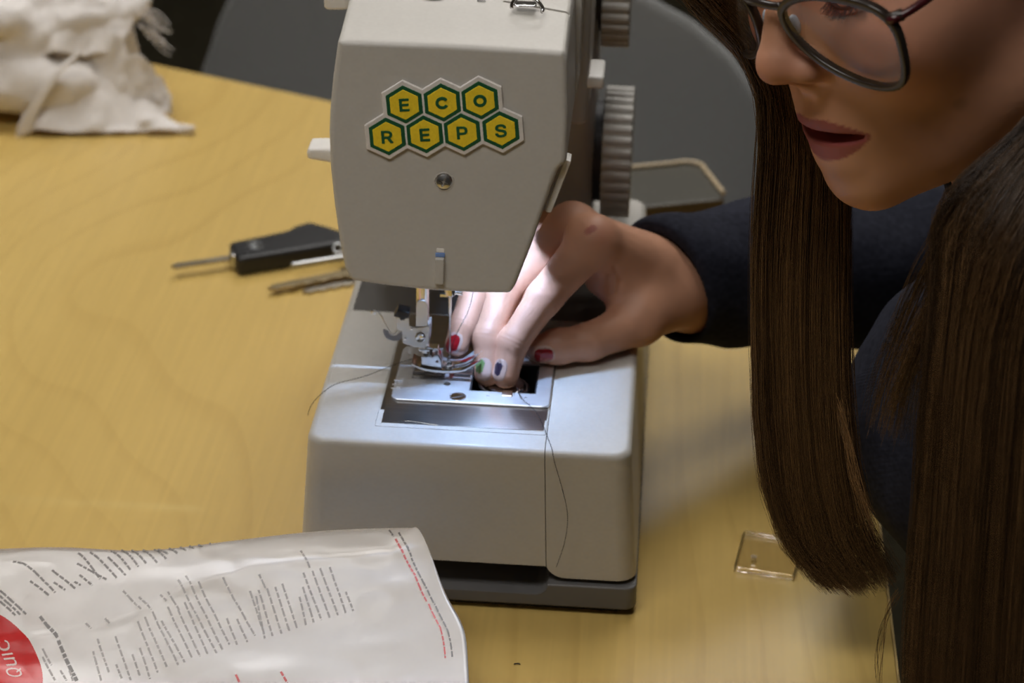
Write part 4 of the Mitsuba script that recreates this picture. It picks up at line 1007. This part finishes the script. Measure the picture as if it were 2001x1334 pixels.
add('bobbin__wound_thread', lathe([(.0046, .0009), (.0082, .0009), (.0084, .0040), (.0082, .0085), (.0046, .0085)], (HC[0], HC[1], BZ), (0, 0, 1), 40), 'mat_thread', 30)
cp = [(.1460, .0845), (.1402, .0466), (.1728, .0408), (.1800, .0790)]
cpo = round_poly(cp, .0022)
cpm = M(slab(cpo, .0003, .0032, .0007, .0003, 3)) + M(slab(round_poly([(.1550, .0450), (.1548, .0412), (.1602, .0402), (.1604, .0440)], .0005), .0008, .0024)) + M(slab(round_poly([(.1408, .0560), (.1396, .0556), (.1393, .0530), (.1405, .0524)], .0003), .0008, .0024)) + M(slab(round_poly([(.1458, .0800), (.1440, .0796), (.1436, .0770), (.1454, .0764)], .0003), .0008, .0024))
cpm = cpm - M(moved(slab(circle(0, 0, .0011, 20), -1, 1), (.1513, .0573, 0)))
add('bobbin_cover_plate', tm(cpm), 'mat_clear_thin', 25, 'clear plastic bobbin cover lying on the table under the hair', 'cover plate')
ed = np.vstack([cpo, cpo[:1]])
add('bobbin_cover_plate__rim', join(tube(np.c_[inset(cpo, .0006), np.full(len(cpo), .0026)], .0005, 6, True), tube(np.c_[inset(cpo, .0005), np.full(len(cpo), .0008)], .0004, 6, True)), 'mat_clear', True)
add('bobbin_cover_plate__peg', lathe([(.0018, .0032), (.0018, .0036), (.0012, .0036), (.0012, .0032)], (.1513, .0573, 0), (0, 0, 1), 20), 'mat_clear', 30)
add('thread_snippet', tube(spline([(.0290, -.0502, .0004), (.0305, -.0498, .0007), (.0322, -.0497, .0003)], 8), .00030, 6), 'mat_thread', True, 'tiny dark thread snippet on the table in front of the machine', 'thread')

# ------------------------------------------------------------------ keys
mat('mat_fob', (.013, .013, .014), rough=.36, spec=.45)
mat('mat_old_steel', (.40, .37, .32), rough=.34, metal=1.0)
mat('mat_brass', (.34, .27, .16), rough=.35, metal=1.0)
fo = round_poly([(-.1885, .3705), (-.1600, .3850), (-.1320, .4000), (-.1180, .4080), (-.1200, .4200), (-.1365, .4300), (-.1499, .4360), (-.1585, .4290), (-.1640, .4195), (-.1990, .3965), (-.1975, .3900)], .0030, .0015)
add('car_key__fob', slab(fo, .0004, .0135, .0030, .0022, 5), 'mat_fob', 30)
add('car_key__fob__seam', slab(inset(fo, -.0002), .0062, .0068), 'mat_black', 30)
d = np.array([.0359, .0174]); d /= np.linalg.norm(d); nn = np.array([-d[1], d[0]])
b0, b1 = np.array([-.2325, .3655]), np.array([-.1930, .3846])
bl = [b0 + nn * .0005, b0 + d * .0025 - nn * .0024, b1 - nn * .0026, b1 + nn * .0026, b0 + d * .0030 + nn * .0026]
bm = M(slab(np.array(bl), .0062, .0086, .0003, .0003, 2)) - M(moved(box3(-.010, .010, -.0007, .0007, .0080, .01), (*(b0 + d * .013), 0), rotm([0, 0, 1], math.degrees(math.atan2(d[1], d[0])))))
add('car_key__blade', tm(bm), 'mat_old_steel', 25, 'steel key blade')
add('car_key__blade_pivot', lathe([(.0040, .0015), (.0052, .0020), (.0052, .0118), (.0040, .0124), (0, .0124)], (-.1915, .3838, 0), (0, 0, 1), 32), 'mat_steel', 30, 'metal pivot of the blade')
em = np.array([-.1800, .3925])
R2 = np.stack([d, nn], 1)
ev = lambda a: np.c_[(np.asarray(a) * .0052) @ R2.T + em, np.full(len(a), .01365)]
add('car_key__emblem', join(tube(ev(circle(0, 0, 1, 28)), .00035, 6, True), tube(ev([(-.38, .88), (0, .12), (.38, .88)]), .0003, 6), tube(ev([(-.85, .42), (-.36, -.78), (0, -.05), (.36, -.78), (.85, .42)]), .0003, 6)), 'mat_steel', True, 'round metal emblem')
say('car_key', 'black car key with folding steel blade left of the machine', 'key')
add('key_ring', tube(np.c_[-.1060 + .0120 * np.cos(np.linspace(0, 2 * np.pi, 41)[:-1]), .3905 + .0105 * np.sin(np.linspace(0, 2 * np.pi, 41)[:-1]), .0085 + .0045 * np.cos(np.linspace(0, 2 * np.pi, 41)[:-1] + .5)], .0011, 8, True), 'mat_steel', True, 'steel key ring holding the keys beside the machine head', 'key ring')
lk = [tube(np.c_[x + .0032 * np.cos(np.linspace(0, 2 * np.pi, 17)[:-1]), y + .0026 * np.sin(np.linspace(0, 2 * np.pi, 17)[:-1]), z + .0022 * np.sin(np.linspace(0, 2 * np.pi, 17)[:-1] + ph)], .0009, 6, True) for x, y, z, ph in [(-.1245, .3965, .0125, 0), (-.1200, .3990, .0130, 2), (-.1155, .3955, .0120, 4)]]
for m in lk:
    add('key_ring__chain_link', m, 'mat_steel', True)
add('slim_key', slab(round_poly([(-.1535, .3722), (-.1522, .3690), (-.1130, .3890), (-.1142, .3925)], .0012), .0085, .0122, .0010, .0010, 2), 'mat_steel', 30, 'slim silver key leaning along the black fob', 'key')
def key(name, tip, end, w, z, m, label):
    t, e = np.array(tip), np.array(end)
    q = (e - t) / np.linalg.norm(e - t); s = np.array([-q[1], q[0]]); L = np.linalg.norm(e - t)
    edge = [t]
    for k in range(1, 9):
        edge.append(t + q * (L * .72 * k / 9) - s * (w * (.25 + .25 * (k % 2) + .03 * k)))
    edge += [t + q * L * .74 - s * w * .75, t + q * L * .74 + s * w * .5, t + q * w * .8 + s * w * .5]
    bow = [t + q * (L * .88 + w * 1.3 * math.cos(a)) + s * (w * 1.15 * math.sin(a)) for a in np.linspace(0, 2 * np.pi, 21)[:-1]]
    sh = shapely.union_all([Polygon(edge).buffer(0), Polygon(bow), Polygon([t + q * L * .6 - s * w * .5, t + q * L * .9 - s * w * .6, t + q * L * .9 + s * w * .6, t + q * L * .6 + s * w * .5])])
    sh = sh if sh.geom_type == 'Polygon' else max(sh.geoms, key=lambda g: g.area)
    add(name, slab(np.array(sh.exterior.coords)[:-1], z, z + .0020, .0003, .0003, 2), m, 25, label, 'key')
key('house_key', (-.1645, .3462), (-.1050, .3830), .0072, .0032, 'mat_brass', 'dull brass key in front of the black fob')
key('door_key', (-.1420, .3500), (-.0930, .3800), .0055, .0003, 'mat_old_steel', 'dark steel key nearest the machine base')

# ------------------------------------------------------------------ white cloth heap on the far left of the table
mat('mat_cloth', proc(lambda p, n, uv: mix((.66, .62, .585), (.74, .70, .665), fbm(p.x * 420, p.y * 420, p.z * 420, 2))), rough=.95, spec=.15)
def cloth_sdf(p):
    d = ell_sdf(p, (-.450, .705, .030), (.115, .072, .090))
    for c, r, a in [((-.395, .650, .062), (.070, .028, .016), 38), ((-.420, .618, .030), (.075, .020, .020), 6), ((-.350, .660, .068), (.045, .020, .013), 50), ((-.450, .640, .085), (.060, .035, .018), -12), ((-.47, .62, .045), (.05, .03, .03), 0)]:
        R = rotm([0.15, 1, 0], -a * .5) @ rotm([0, 0, 1], a * .35)
        d = smin(d, ell_sdf(p, c, r, R), .008)
    w = p + .02 * (meshkit.fbm(p * 11, 2, 3) - .5)[:, None]
    r1 = np.abs(meshkit.noise(w * A(16, 22, 20), 5) - .5); r2 = np.abs(meshkit.noise(w * A(44, 30, 30), 8) - .5); r3 = np.abs(meshkit.noise(w * A(80, 60, 42), 18) - .5)
    d = d + .020 * r1 + .011 * r2 + .005 * r3 - .006
    return np.maximum(d, .0010 - p[:, 2])
cm_ = mesh_sdf(cloth_sdf, A(-.60, .560, -.004), A(-.240, .81, .150), .0026, 1)
cm_.vertices[:, 2] = np.maximum(cm_.vertices[:, 2], .0004)
add('white_cloth', cm_, 'mat_cloth', True, 'crumpled heap of white cotton cloth on the far side of the table', 'cloth')
def cloth_fold(edge_a, edge_b, amp, seed, n=44, m=26):
    ea, eb = spline(edge_a, n), spline(edge_b, n)
    t = np.linspace(0, 1, m)[None, :, None]
    P = ea[:, None] * (1 - t) + eb[:, None] * t
    q = np.stack(np.broadcast_arrays(np.linspace(0, 1, n)[:, None] * 7, np.linspace(0, 1, m)[None] * 1.6, np.zeros((1, 1))), -1)
    w = meshkit.fbm(q, 2, seed) - .5
    P = P + np.stack([w * 0, -np.abs(w) * amp, w * amp], -1)
    P[..., 2] = np.maximum(P[..., 2], .0012)
    return sheet(P, .0012)
add('white_cloth__fold', cloth_fold([(-.385, .640, .052), (-.350, .628, .044), (-.322, .628, .028), (-.292, .622, .012), (-.2655, .612, .0062)], [(-.400, .596, .004), (-.362, .594, .0030), (-.330, .600, .0020), (-.298, .606, .0015), (-.2660, .609, .0016)], .012, 21), 'mat_cloth', True)
add('white_cloth__fold', cloth_fold([(-.355, .645, .070), (-.330, .640, .066), (-.313, .637, .054), (-.300, .640, .038), (-.289, .640, .024)], [(-.362, .622, .020), (-.340, .620, .016), (-.322, .622, .012), (-.304, .628, .009), (-.288, .632, .006)], .016, 33), 'mat_cloth', True)
add('white_cloth__fold', cloth_fold([(-.420, .660, .100), (-.380, .655, .098), (-.345, .655, .088), (-.318, .652, .076)], [(-.430, .615, .058), (-.390, .618, .056), (-.355, .628, .052), (-.325, .640, .050)], .016, 45), 'mat_cloth', True)
strip = spline([(-.352, .607, .062), (-.366, .598, .050), (-.380, .5925, .030), (-.390, .5905, .012), (-.3935, .5900, .0015)], 26)
P = np.array([[c + A(w * .85, 0, w * .4) for w in np.linspace(-.0065, .0065, 6) * (.75 + .5 * i / 25)] for i, c in enumerate(strip)])
add('white_cloth__loose_strip', sheet(P, .0012), 'mat_cloth', True)
fr = []
for k in range(26):
    b = A(-.318 + .012 * RNG.random(), .648, .068 + .022 * RNG.random()); dd = A(.018, -.004, -.012) * RNG.uniform(.4, 1.3) + RNG.normal(0, .004, 3)
    fr.append(tube(spline([b, b + dd * .5 + RNG.normal(0, .002, 3), b + dd], 7), .00035, 4))
add('white_cloth__frayed_edge', join(*fr), 'mat_cloth', True, kind='stuff')

# ------------------------------------------------------------------ printed plastic bag in the foreground
ROWS = np.array([
    [(-0.2778, -0.0350, 0.0375), (-0.2350, -0.0350, 0.0417), (-0.1991, -0.0350, 0.0450), (-0.1636, -0.0350, 0.0456), (-0.1293, -0.0350, 0.0516), (-0.0979, -0.0350, 0.0583), (-0.0667, -0.0350, 0.0640), (-0.0358, -0.0350, 0.0675), (-0.0240, -0.0350, 0.0683)],
    [(-0.2765, -0.0410, 0.0325), (-0.2337, -0.0410, 0.0370), (-0.1979, -0.0410, 0.0400), (-0.1625, -0.0410, 0.0412), (-0.1283, -0.0410, 0.0466), (-0.0970, -0.0410, 0.0524), (-0.0659, -0.0410, 0.0570), (-0.0351, -0.0410, 0.0609), (-0.0177, -0.0410, 0.0669)],
    [(-0.2727, -0.0560, 0.0241), (-0.2303, -0.0560, 0.0286), (-0.1948, -0.0560, 0.0317), (-0.1596, -0.0560, 0.0336), (-0.1258, -0.0560, 0.0384), (-0.0947, -0.0560, 0.0436), (-0.0639, -0.0560, 0.0478), (-0.0333, -0.0560, 0.0521), (-0.0100, -0.0560, 0.0591)],
    [(-0.2688, -0.0720, 0.0136), (-0.2268, -0.0720, 0.0176), (-0.1916, -0.0720, 0.0207), (-0.1566, -0.0720, 0.0238), (-0.1231, -0.0720, 0.0281), (-0.0923, -0.0720, 0.0324), (-0.0617, -0.0720, 0.0367), (-0.0314, -0.0720, 0.0413), (-0.0025, -0.0720, 0.0529)],
    [(-0.2645, -0.0890, 0.0075), (-0.2229, -0.0890, 0.0095), (-0.1880, -0.0890, 0.0118), (-0.1533, -0.0890, 0.0152), (-0.1201, -0.0890, 0.0195), (-0.0897, -0.0890, 0.0235), (-0.0594, -0.0890, 0.0275), (-0.0293, -0.0890, 0.0321), (0.0064, -0.0890, 0.0491)],
    [(-0.2600, -0.1070, 0.0055), (-0.2188, -0.1070, 0.0060), (-0.1842, -0.1070, 0.0068), (-0.1499, -0.1070, 0.0082), (-0.1170, -0.1070, 0.0115), (-0.0868, -0.1070, 0.0149), (-0.0569, -0.1070, 0.0195), (-0.0271, -0.1070, 0.0248), (0.0106, -0.1070, 0.0434)],
    [(-0.2527, -0.1330, 0.0050), (-0.2122, -0.1330, 0.0052), (-0.1783, -0.1330, 0.0055), (-0.1445, -0.1330, 0.0060), (-0.1122, -0.1330, 0.0075), (-0.0825, -0.1330, 0.0100), (-0.0531, -0.1330, 0.0140), (-0.0239, -0.1330, 0.0198), (0.0140, -0.1330, 0.0404)],
    [(-0.2432, -0.1650, 0.0050), (-0.2037, -0.1650, 0.0050), (-0.1706, -0.1650, 0.0052), (-0.1376, -0.1650, 0.0055), (-0.1061, -0.1650, 0.0065), (-0.0772, -0.1650, 0.0080), (-0.0485, -0.1650, 0.0110), (-0.0200, -0.1650, 0.0168), (0.0186, -0.1650, 0.0380)]])
from scipy.interpolate import RectBivariateSpline
_S = [RectBivariateSpline(np.linspace(0, 1, 8), np.linspace(0, 1, 9), ROWS[..., k]) for k in range(3)]
def bag(u, v, lift=0.0):
    """A point of the bag's upper side; u from left to right, v from the far edge towards the viewer."""
    u, v = np.broadcast_arrays(np.asarray(u, float), np.asarray(v, float))
    p = np.stack([s.ev(v, u) for s in _S], -1)
    q = np.stack([u * 7, v * 9, u * 0], -1)
    line = np.interp(u, [0, .15, .33, .45, .60, 1], [.50, .47, .40, .28, .20, .16])
    crease = np.exp(-((v - line) / .022) ** 2) * .0006 - .0012 * np.clip((v - line) / .10, 0, 1) * np.exp(-np.clip(v - line - .1, 0, 9) / .15)
    fade = np.clip(v / .08, 0, 1) * np.clip((1 - u) / .10, 0, 1)
    bump = .0042 * (meshkit.fbm(q * .7, 2, 4) - .5) + .0012 * (np.abs(meshkit.noise(q * A(2.2, 1.2, 1) + 7, 9) - .5) - .15)
    e = np.clip((1 - u) / .02, 0, 1)
    p[..., 2] += fade * (bump + crease) + lift
    return p
uu, vv = np.meshgrid(np.linspace(0, 1, 150), np.linspace(0, 1, 110), indexing='ij')
P = bag(uu, vv)
nu, nv = P.shape[:2]
back = P.copy()
cx0 = back[..., 0].mean()
rim = np.minimum(np.minimum(uu, 1 - uu) / .03, np.minimum(vv, 1 - vv) / .04).clip(0, 1) ** .5
back[..., 2] = .0012 + .25 * (1 - rim) * P[..., 2]
k = nu * nv
F = grid_faces(nu, nv)
ring = np.r_[np.arange(nu) * nv, (nu - 1) * nv + np.arange(1, nv), (np.arange(nu - 2, -1, -1)) * nv + nv - 1, np.arange(nv - 2, 0, -1)]
i, j = ring, np.roll(ring, -1)
bm = trimesh.Trimesh(np.vstack([P.reshape(-1, 3), back.reshape(-1, 3)]), np.vstack([F[:, ::-1], F + k, np.c_[i, j, i + k], np.c_[j, j + k, i + k]]), process=False)
mat('mat_bag', proc(lambda p, n, uv: mix((.76, .725, .69), (.80, .765, .73), fbm(p.x * 60, p.y * 60, p.z * 60, 2))), rough=.30, spec=.45)
mat('mat_ink', (.20, .185, .175), rough=.4); mat('mat_ink_light', (.36, .335, .315), rough=.4); mat('mat_ink_red', (.62, .13, .13), rough=.4); mat('mat_bag_red', (.56, .018, .018), rough=.25, spec=.5); mat('mat_bag_white', (.72, .55, .52), rough=.35)
PB = 'printed_bag'
add(PB, bm, 'mat_bag', True, 'white plastic bag printed with text and a red disc, in the foreground', 'plastic bag')
def band(u0, v0, u1, v1, wid, lift=.00012, wob=0.0):
    n = max(3, int(math.hypot((u1 - u0) * 1.07, v1 - v0) / .012))
    t = np.linspace(0, 1, n)
    c = bag(u0 + (u1 - u0) * t, v0 + (v1 - v0) * t)
    tg = np.gradient(c, axis=0); tg /= np.linalg.norm(tg, axis=1, keepdims=True) + 1e-12
    s = np.cross(tg, A(0, -.45, .89)); s /= np.linalg.norm(s, axis=1, keepdims=True)
    upn = np.cross(s, tg) * lift
    a, b = c + s * wid / 2 + upn, c - s * wid / 2 + upn
    V = np.vstack([a, b]); q = np.arange(n - 1)
    return trimesh.Trimesh(V, np.vstack([np.c_[q, q + n, q + 1], np.c_[q + 1, q + n, q + n + 1]]), process=False)
TEXT = [(0.1474, 0.1305, 0.1657, 0.1478, 0), (0.1657, 0.1478, 0.2243, 0.2855, 0), (0.1784, 0.2365, 0.2125, 0.2956, 0), (0.2184, 0.1875, 0.2619, 0.2690, 0), (0.2219, 0.2431, 0.2431, 0.2749, 0), (0.2642, 0.1478, 0.3175, 0.2232, 0), (0.2595, 0.2393, 0.2712, 0.2524, 0), (0.2689, 0.2068, 0.2921, 0.2509, 0), (0.2665, 0.0701, 0.3059, 0.2213, 0), (0.2874, 0.0580, 0.3360, 0.2159, 0), (0.3198, 0.0966, 0.3521, 0.2030, 0), (0.3255, 0.0235, 0.3614, 0.1769, 0), (0.3441, 0.0000, 0.3754, 0.1598, 0), (0.3625, 0.0000, 0.3894, 0.1422, 0), (0.3828, 0.0000, 0.4094, 0.1415, 0), (0.4036, 0.0000, 0.4273, 0.1256, 0), (0.4106, 0.0000, 0.4297, 0.0834, 0), (0.4313, 0.0000, 0.4477, 0.0909, 0), (0.4520, 0.0000, 0.4635, 0.0703, 0), (0.4693, 0.0000, 0.4794, 0.0534, 0), (0.4866, 0.0000, 0.4956, 0.0328, 0), (0.5093, 0.0000, 0.5120, 0.0000, 0), (0.1250, 0.2758, 0.1714, 0.3658, 0), (0.1250, 0.2964, 0.1611, 0.3678, 0), (0.1250, 0.3166, 0.1519, 0.3698, 0), (0.3475, 0.2752, 0.3800, 0.3555, 1), (0.3765, 0.3025, 0.3988, 0.3568, 1), (0.2805, 0.4048, 0.2898, 0.4251, 1), (0.3152, 0.3900, 0.3244, 0.4105, 1), (0.2933, 0.5075, 0.3083, 0.6403, 1), (0.3013, 0.4612, 0.3221, 0.6018, 1), (0.3348, 0.5671, 0.3452, 0.6285, 1), (0.3337, 0.4522, 0.3614, 0.6348, 1), (0.3638, 0.5276, 0.3777, 0.6164, 1), (0.3777, 0.5024, 0.3964, 0.6283, 1), (0.3742, 0.3969, 0.4106, 0.6046, 1), (0.3871, 0.3820, 0.4272, 0.5857, 1), (0.4011, 0.3623, 0.4488, 0.5827, 1), (0.4177, 0.3951, 0.4609, 0.5735, 1), (0.4296, 0.3443, 0.4757, 0.5593, 1), (0.4488, 0.3571, 0.4906, 0.5503, 1), (0.4610, 0.3277, 0.5057, 0.5412, 1), (0.4153, 0.3003, 0.4272, 0.3230, 1), (0.4296, 0.2914, 0.4513, 0.3574, 1), (0.4489, 0.2423, 0.5235, 0.5378, 1), (0.4634, 0.2252, 0.5365, 0.5285, 1), (0.4881, 0.2583, 0.5495, 0.5034, 1), (0.5442, 0.3999, 0.5652, 0.5051, 1), (0.5651, 0.4024, 0.5863, 0.4968, 1), (0.5364, 0.2462, 0.6021, 0.4725, 1), (0.5914, 0.2974, 0.6206, 0.4642, 1), (0.2007, 0.4938, 0.2172, 0.5609, 1), (0.2007, 0.5246, 0.2243, 0.6377, 1), (0.2337, 0.5868, 0.2455, 0.6386, 1), (0.2502, 0.5875, 0.2572, 0.6392, 1), (0.6091, 0.2950, 0.6382, 0.4766, 1), (0.6264, 0.2923, 0.6565, 0.4685, 1), (0.6435, 0.2896, 0.6722, 0.4601, 1), (0.6580, 0.2788, 0.6878, 0.4517, 1), (0.6933, 0.3299, 0.7061, 0.4437, 1), (0.6999, 0.2912, 0.7217, 0.4354, 1), (0.7013, 0.2371, 0.7373, 0.4270, 1), (0.7195, 0.2309, 0.7541, 0.4187, 1), (0.7349, 0.2216, 0.7709, 0.4104, 1), (0.7540, 0.2180, 0.7864, 0.4020, 1), (0.6963, 0.1364, 0.7143, 0.2194, 1), (0.7860, 0.3193, 0.8018, 0.3937, 1), (0.6039, 0.3190, 0.6224, 0.4851, 1), (0.6105, 0.2380, 0.6250, 0.2972, 1), (0.8755, 0.0288, 0.8866, 0.0828, 2), (0.9007, 0.0545, 0.9325, 0.1992, 2), (0.9321, 0.2050, 0.9621, 0.3520, 2), (0.9631, 0.3580, 0.9721, 0.4323, 2), (0.9727, 0.4386, 0.9785, 0.5659, 2), (0.9785, 0.5659, 0.9799, 0.6816, 2), (0.8914, 0.0974, 0.9101, 0.1810, 3), (0.9116, 0.1875, 0.9377, 0.2837, 3), (0.9374, 0.2889, 0.9570, 0.4046, 3), (0.9600, 0.4176, 0.9689, 0.5362, 3), (0.9689, 0.5362, 0.9699, 0.6744, 3), (0.6550, 0.6342, 0.6680, 0.6776, 3), (0.1971, 0.3740, 0.2290, 0.4539, 4), (0.2302, 0.4640, 0.2642, 0.6396, 4), (0.5626, 0.6351, 0.5705, 0.6675, 3)]
groups = {0: [], 1: [], 2: [], 3: [], 4: []}
for (u0, v0, u1, v1, g) in TEXT:
    L = math.hypot((u1 - u0) * .30, (v1 - v0) * .13)
    t = 0.0
    while t < 1:      # words of uneven length
        ln = RNG.uniform(.0018, .0052) / max(L, 1e-4)
        e = min(1, t + ln)
        du, dv = u1 - u0, v1 - v0
        groups[g].append(band(u0 + du * t, v0 + dv * t, u0 + du * e, v0 + dv * e, {0: .0011, 1: .0010, 2: .0011, 3: .0011, 4: .0019}[g]))
        t = e + .0007 / max(L, 1e-4)
for g, m in {0: 'mat_ink', 1: 'mat_ink_light', 2: 'mat_ink', 3: 'mat_ink_red', 4: 'mat_ink'}.items():
    add(PB + '__printed_text', join(*groups[g]), m, True, {0: 'dark grey block of small text', 1: 'light grey block of small text', 2: 'grey line of text along the edge', 3: 'red line of text along the edge', 4: 'bold grey heading'}[g], kind='stuff')
rr, aa = np.meshgrid(np.linspace(0, 1, 30), np.linspace(0, 2 * np.pi, 73)[:-1], indexing='ij')
DC = (.060, .640)
dv_ = np.clip(DC[1] + .305 * rr * np.sin(aa), .01, .985); du_ = np.clip(DC[0] + .142 * rr * np.cos(aa), .012, 1)
dp = bag(du_, dv_, .00018)
Fd = grid_faces(72, 30, True)
add(PB + '__red_disc', trimesh.Trimesh(dp.transpose(1, 0, 2).reshape(-1, 3), Fd, process=False), 'mat_bag_red', True, 'red printed disc')
tq = meshkit.text_mesh('Quic', 1.0, .01)
tv = np.asarray(tq.vertices)
tw = tq.subdivide().subdivide() if len(tq.faces) < 4000 else tq
tv = np.asarray(tw.vertices)
a0, step = np.array([.168, .625]), None
ru, rv = np.array([-.0105, -.0560]), np.array([-.0255, .0080])
w = bag(a0[0] + tv[:, 0] * ru[0] + tv[:, 1] * rv[0], a0[1] + tv[:, 0] * ru[1] + tv[:, 1] * rv[1])
nrm_b = A(0, -.45, .89)
w = w + nrm_b * (.00028 + .00004 * tv[:, 2:3] / .01)
add(PB + '__red_disc__lettering', trimesh.Trimesh(w, tw.faces, process=False), 'mat_bag_white', False, 'pale lettering')

# ------------------------------------------------------------------ flat case behind the machine, chair behind the table
mat('mat_case_top', (.050, .047, .036), rough=.30, spec=.5); mat('mat_case_side', (.045, .026, .012), rough=.6); mat('mat_case_rim', (.42, .33, .21), rough=.35); mat('mat_case_edge', (.10, .095, .085), rough=.4)
FR_, FL_, BC_ = np.array([.1385, .5080]), np.array([.0100, .4600]), np.array([.1180, .5700])
BL_ = FL_ + (BC_ - FR_)
case = round_poly([FL_, FR_, BC_, BL_], .006, .003)
add('flat_case', slab(case, .0004, .0125, .0008, .0005, 2), 'mat_case_side', 30, 'dark flat case with a pale rim behind the machine, next to the navy sleeve', 'case')
add('flat_case__top_panel', slab(inset(case, .0012), .0124, .0136, .0004, 0, 2), 'mat_case_top', 30, 'dark olive top panel')
add('flat_case__front_trim', tube(np.array([[*(FL_ + (FR_ - FL_) * t + np.array([.0006, -.0006])), .0132] for t in np.linspace(.04, .96, 12)]), .0010, 8), 'mat_case_edge', True)
rp = np.vstack([[*(FR_ + (BC_ - FR_) * t)] for t in np.linspace(.10, .88, 8)] + [[*(BC_ + (BL_ - BC_) * t)] for t in np.linspace(.06, .95, 14)])
rp = spline(rp, 60)
add('flat_case__rim', tube(np.c_[rp, np.full(60, .0150)], .0019, 10), 'mat_case_rim', True, 'pale rim')
mat('mat_chair', proc(lambda p, n, uv: mix((.215, .218, .215), (.235, .238, .235), noise(p.x * 700, p.y * 700, p.z * 700))), rough=.5, spec=.35)
CR = np.array([1, -.4]) / math.hypot(1, .4); CN = np.array([.4, 1]) / math.hypot(1, .4)
CC = np.array([-.075, .850])
def chair_pt(s, f, z):
    q = CC + CR * s + CN * f
    return A(q[0], q[1], z)
es = np.array([(-.278, -.10), (-.274, -.075), (-.262, -.035), (-.243, .004), (-.215, .040), (-.170, .063), (-.080, .076), (0, .076), (.080, .065), (.137, .050), (.190, .037), (.235, .016), (.262, -.018), (.272, -.06), (.275, -.09)])
sv = np.concatenate([np.linspace(-.278, -.20, 16), np.linspace(-.19, .18, 30), np.linspace(.19, .275, 16)])
ev_ = np.interp(sv, es[:, 0], es[:, 1])
ev_ = np.convolve(np.pad(ev_, 2, mode='edge'), np.ones(5) / 5, 'valid')
rows = []
for t in np.linspace(0, 1, 40):
    z = -.36 + (ev_ + .36) * t
    f = .055 * t - .050 * (sv / .27) ** 2 * (.4 + .6 * t) - .06 * (1 - t) ** 3
    rows.append([chair_pt(a * (.82 + .18 * min(1, t * 1.6)), c, d) for a, c, d in zip(sv, f, z)])
add('grey_chair__back', sheet(np.array(rows), .006), 'mat_chair', True)
seat = np.array([[chair_pt(sN * (.215 + .01 * t), -.06 - .40 * t, -.36 - .012 * math.sin(t * 3) + .018 * sN ** 2 - .03 * t ** 6) for sN in np.linspace(-1, 1, 21)] for t in np.linspace(0, 1, 21)])
add('grey_chair__seat', sheet(seat, .006), 'mat_chair', True)
for s_, f_ in ((-.18, -.40), (.18, -.40), (-.19, .02), (.19, .02)):
    a_, b_ = chair_pt(s_ * .8, -.10 if f_ > -.2 else -.34, -.372), chair_pt(s_ * 1.15, f_ * 1.05, FLOOR_Z)
    add('grey_chair__leg', rod(a_, b_, .011, 14), 'mat_steel', 30)
add('grey_chair__frame', join(rod(chair_pt(-.15, -.10, -.374), chair_pt(.15, -.10, -.374), .010, 12), rod(chair_pt(-.15, -.34, -.374), chair_pt(.15, -.34, -.374), .010, 12)), 'mat_steel', 30)
say('grey_chair', 'grey moulded plastic chair behind the far edge of the table', 'chair')
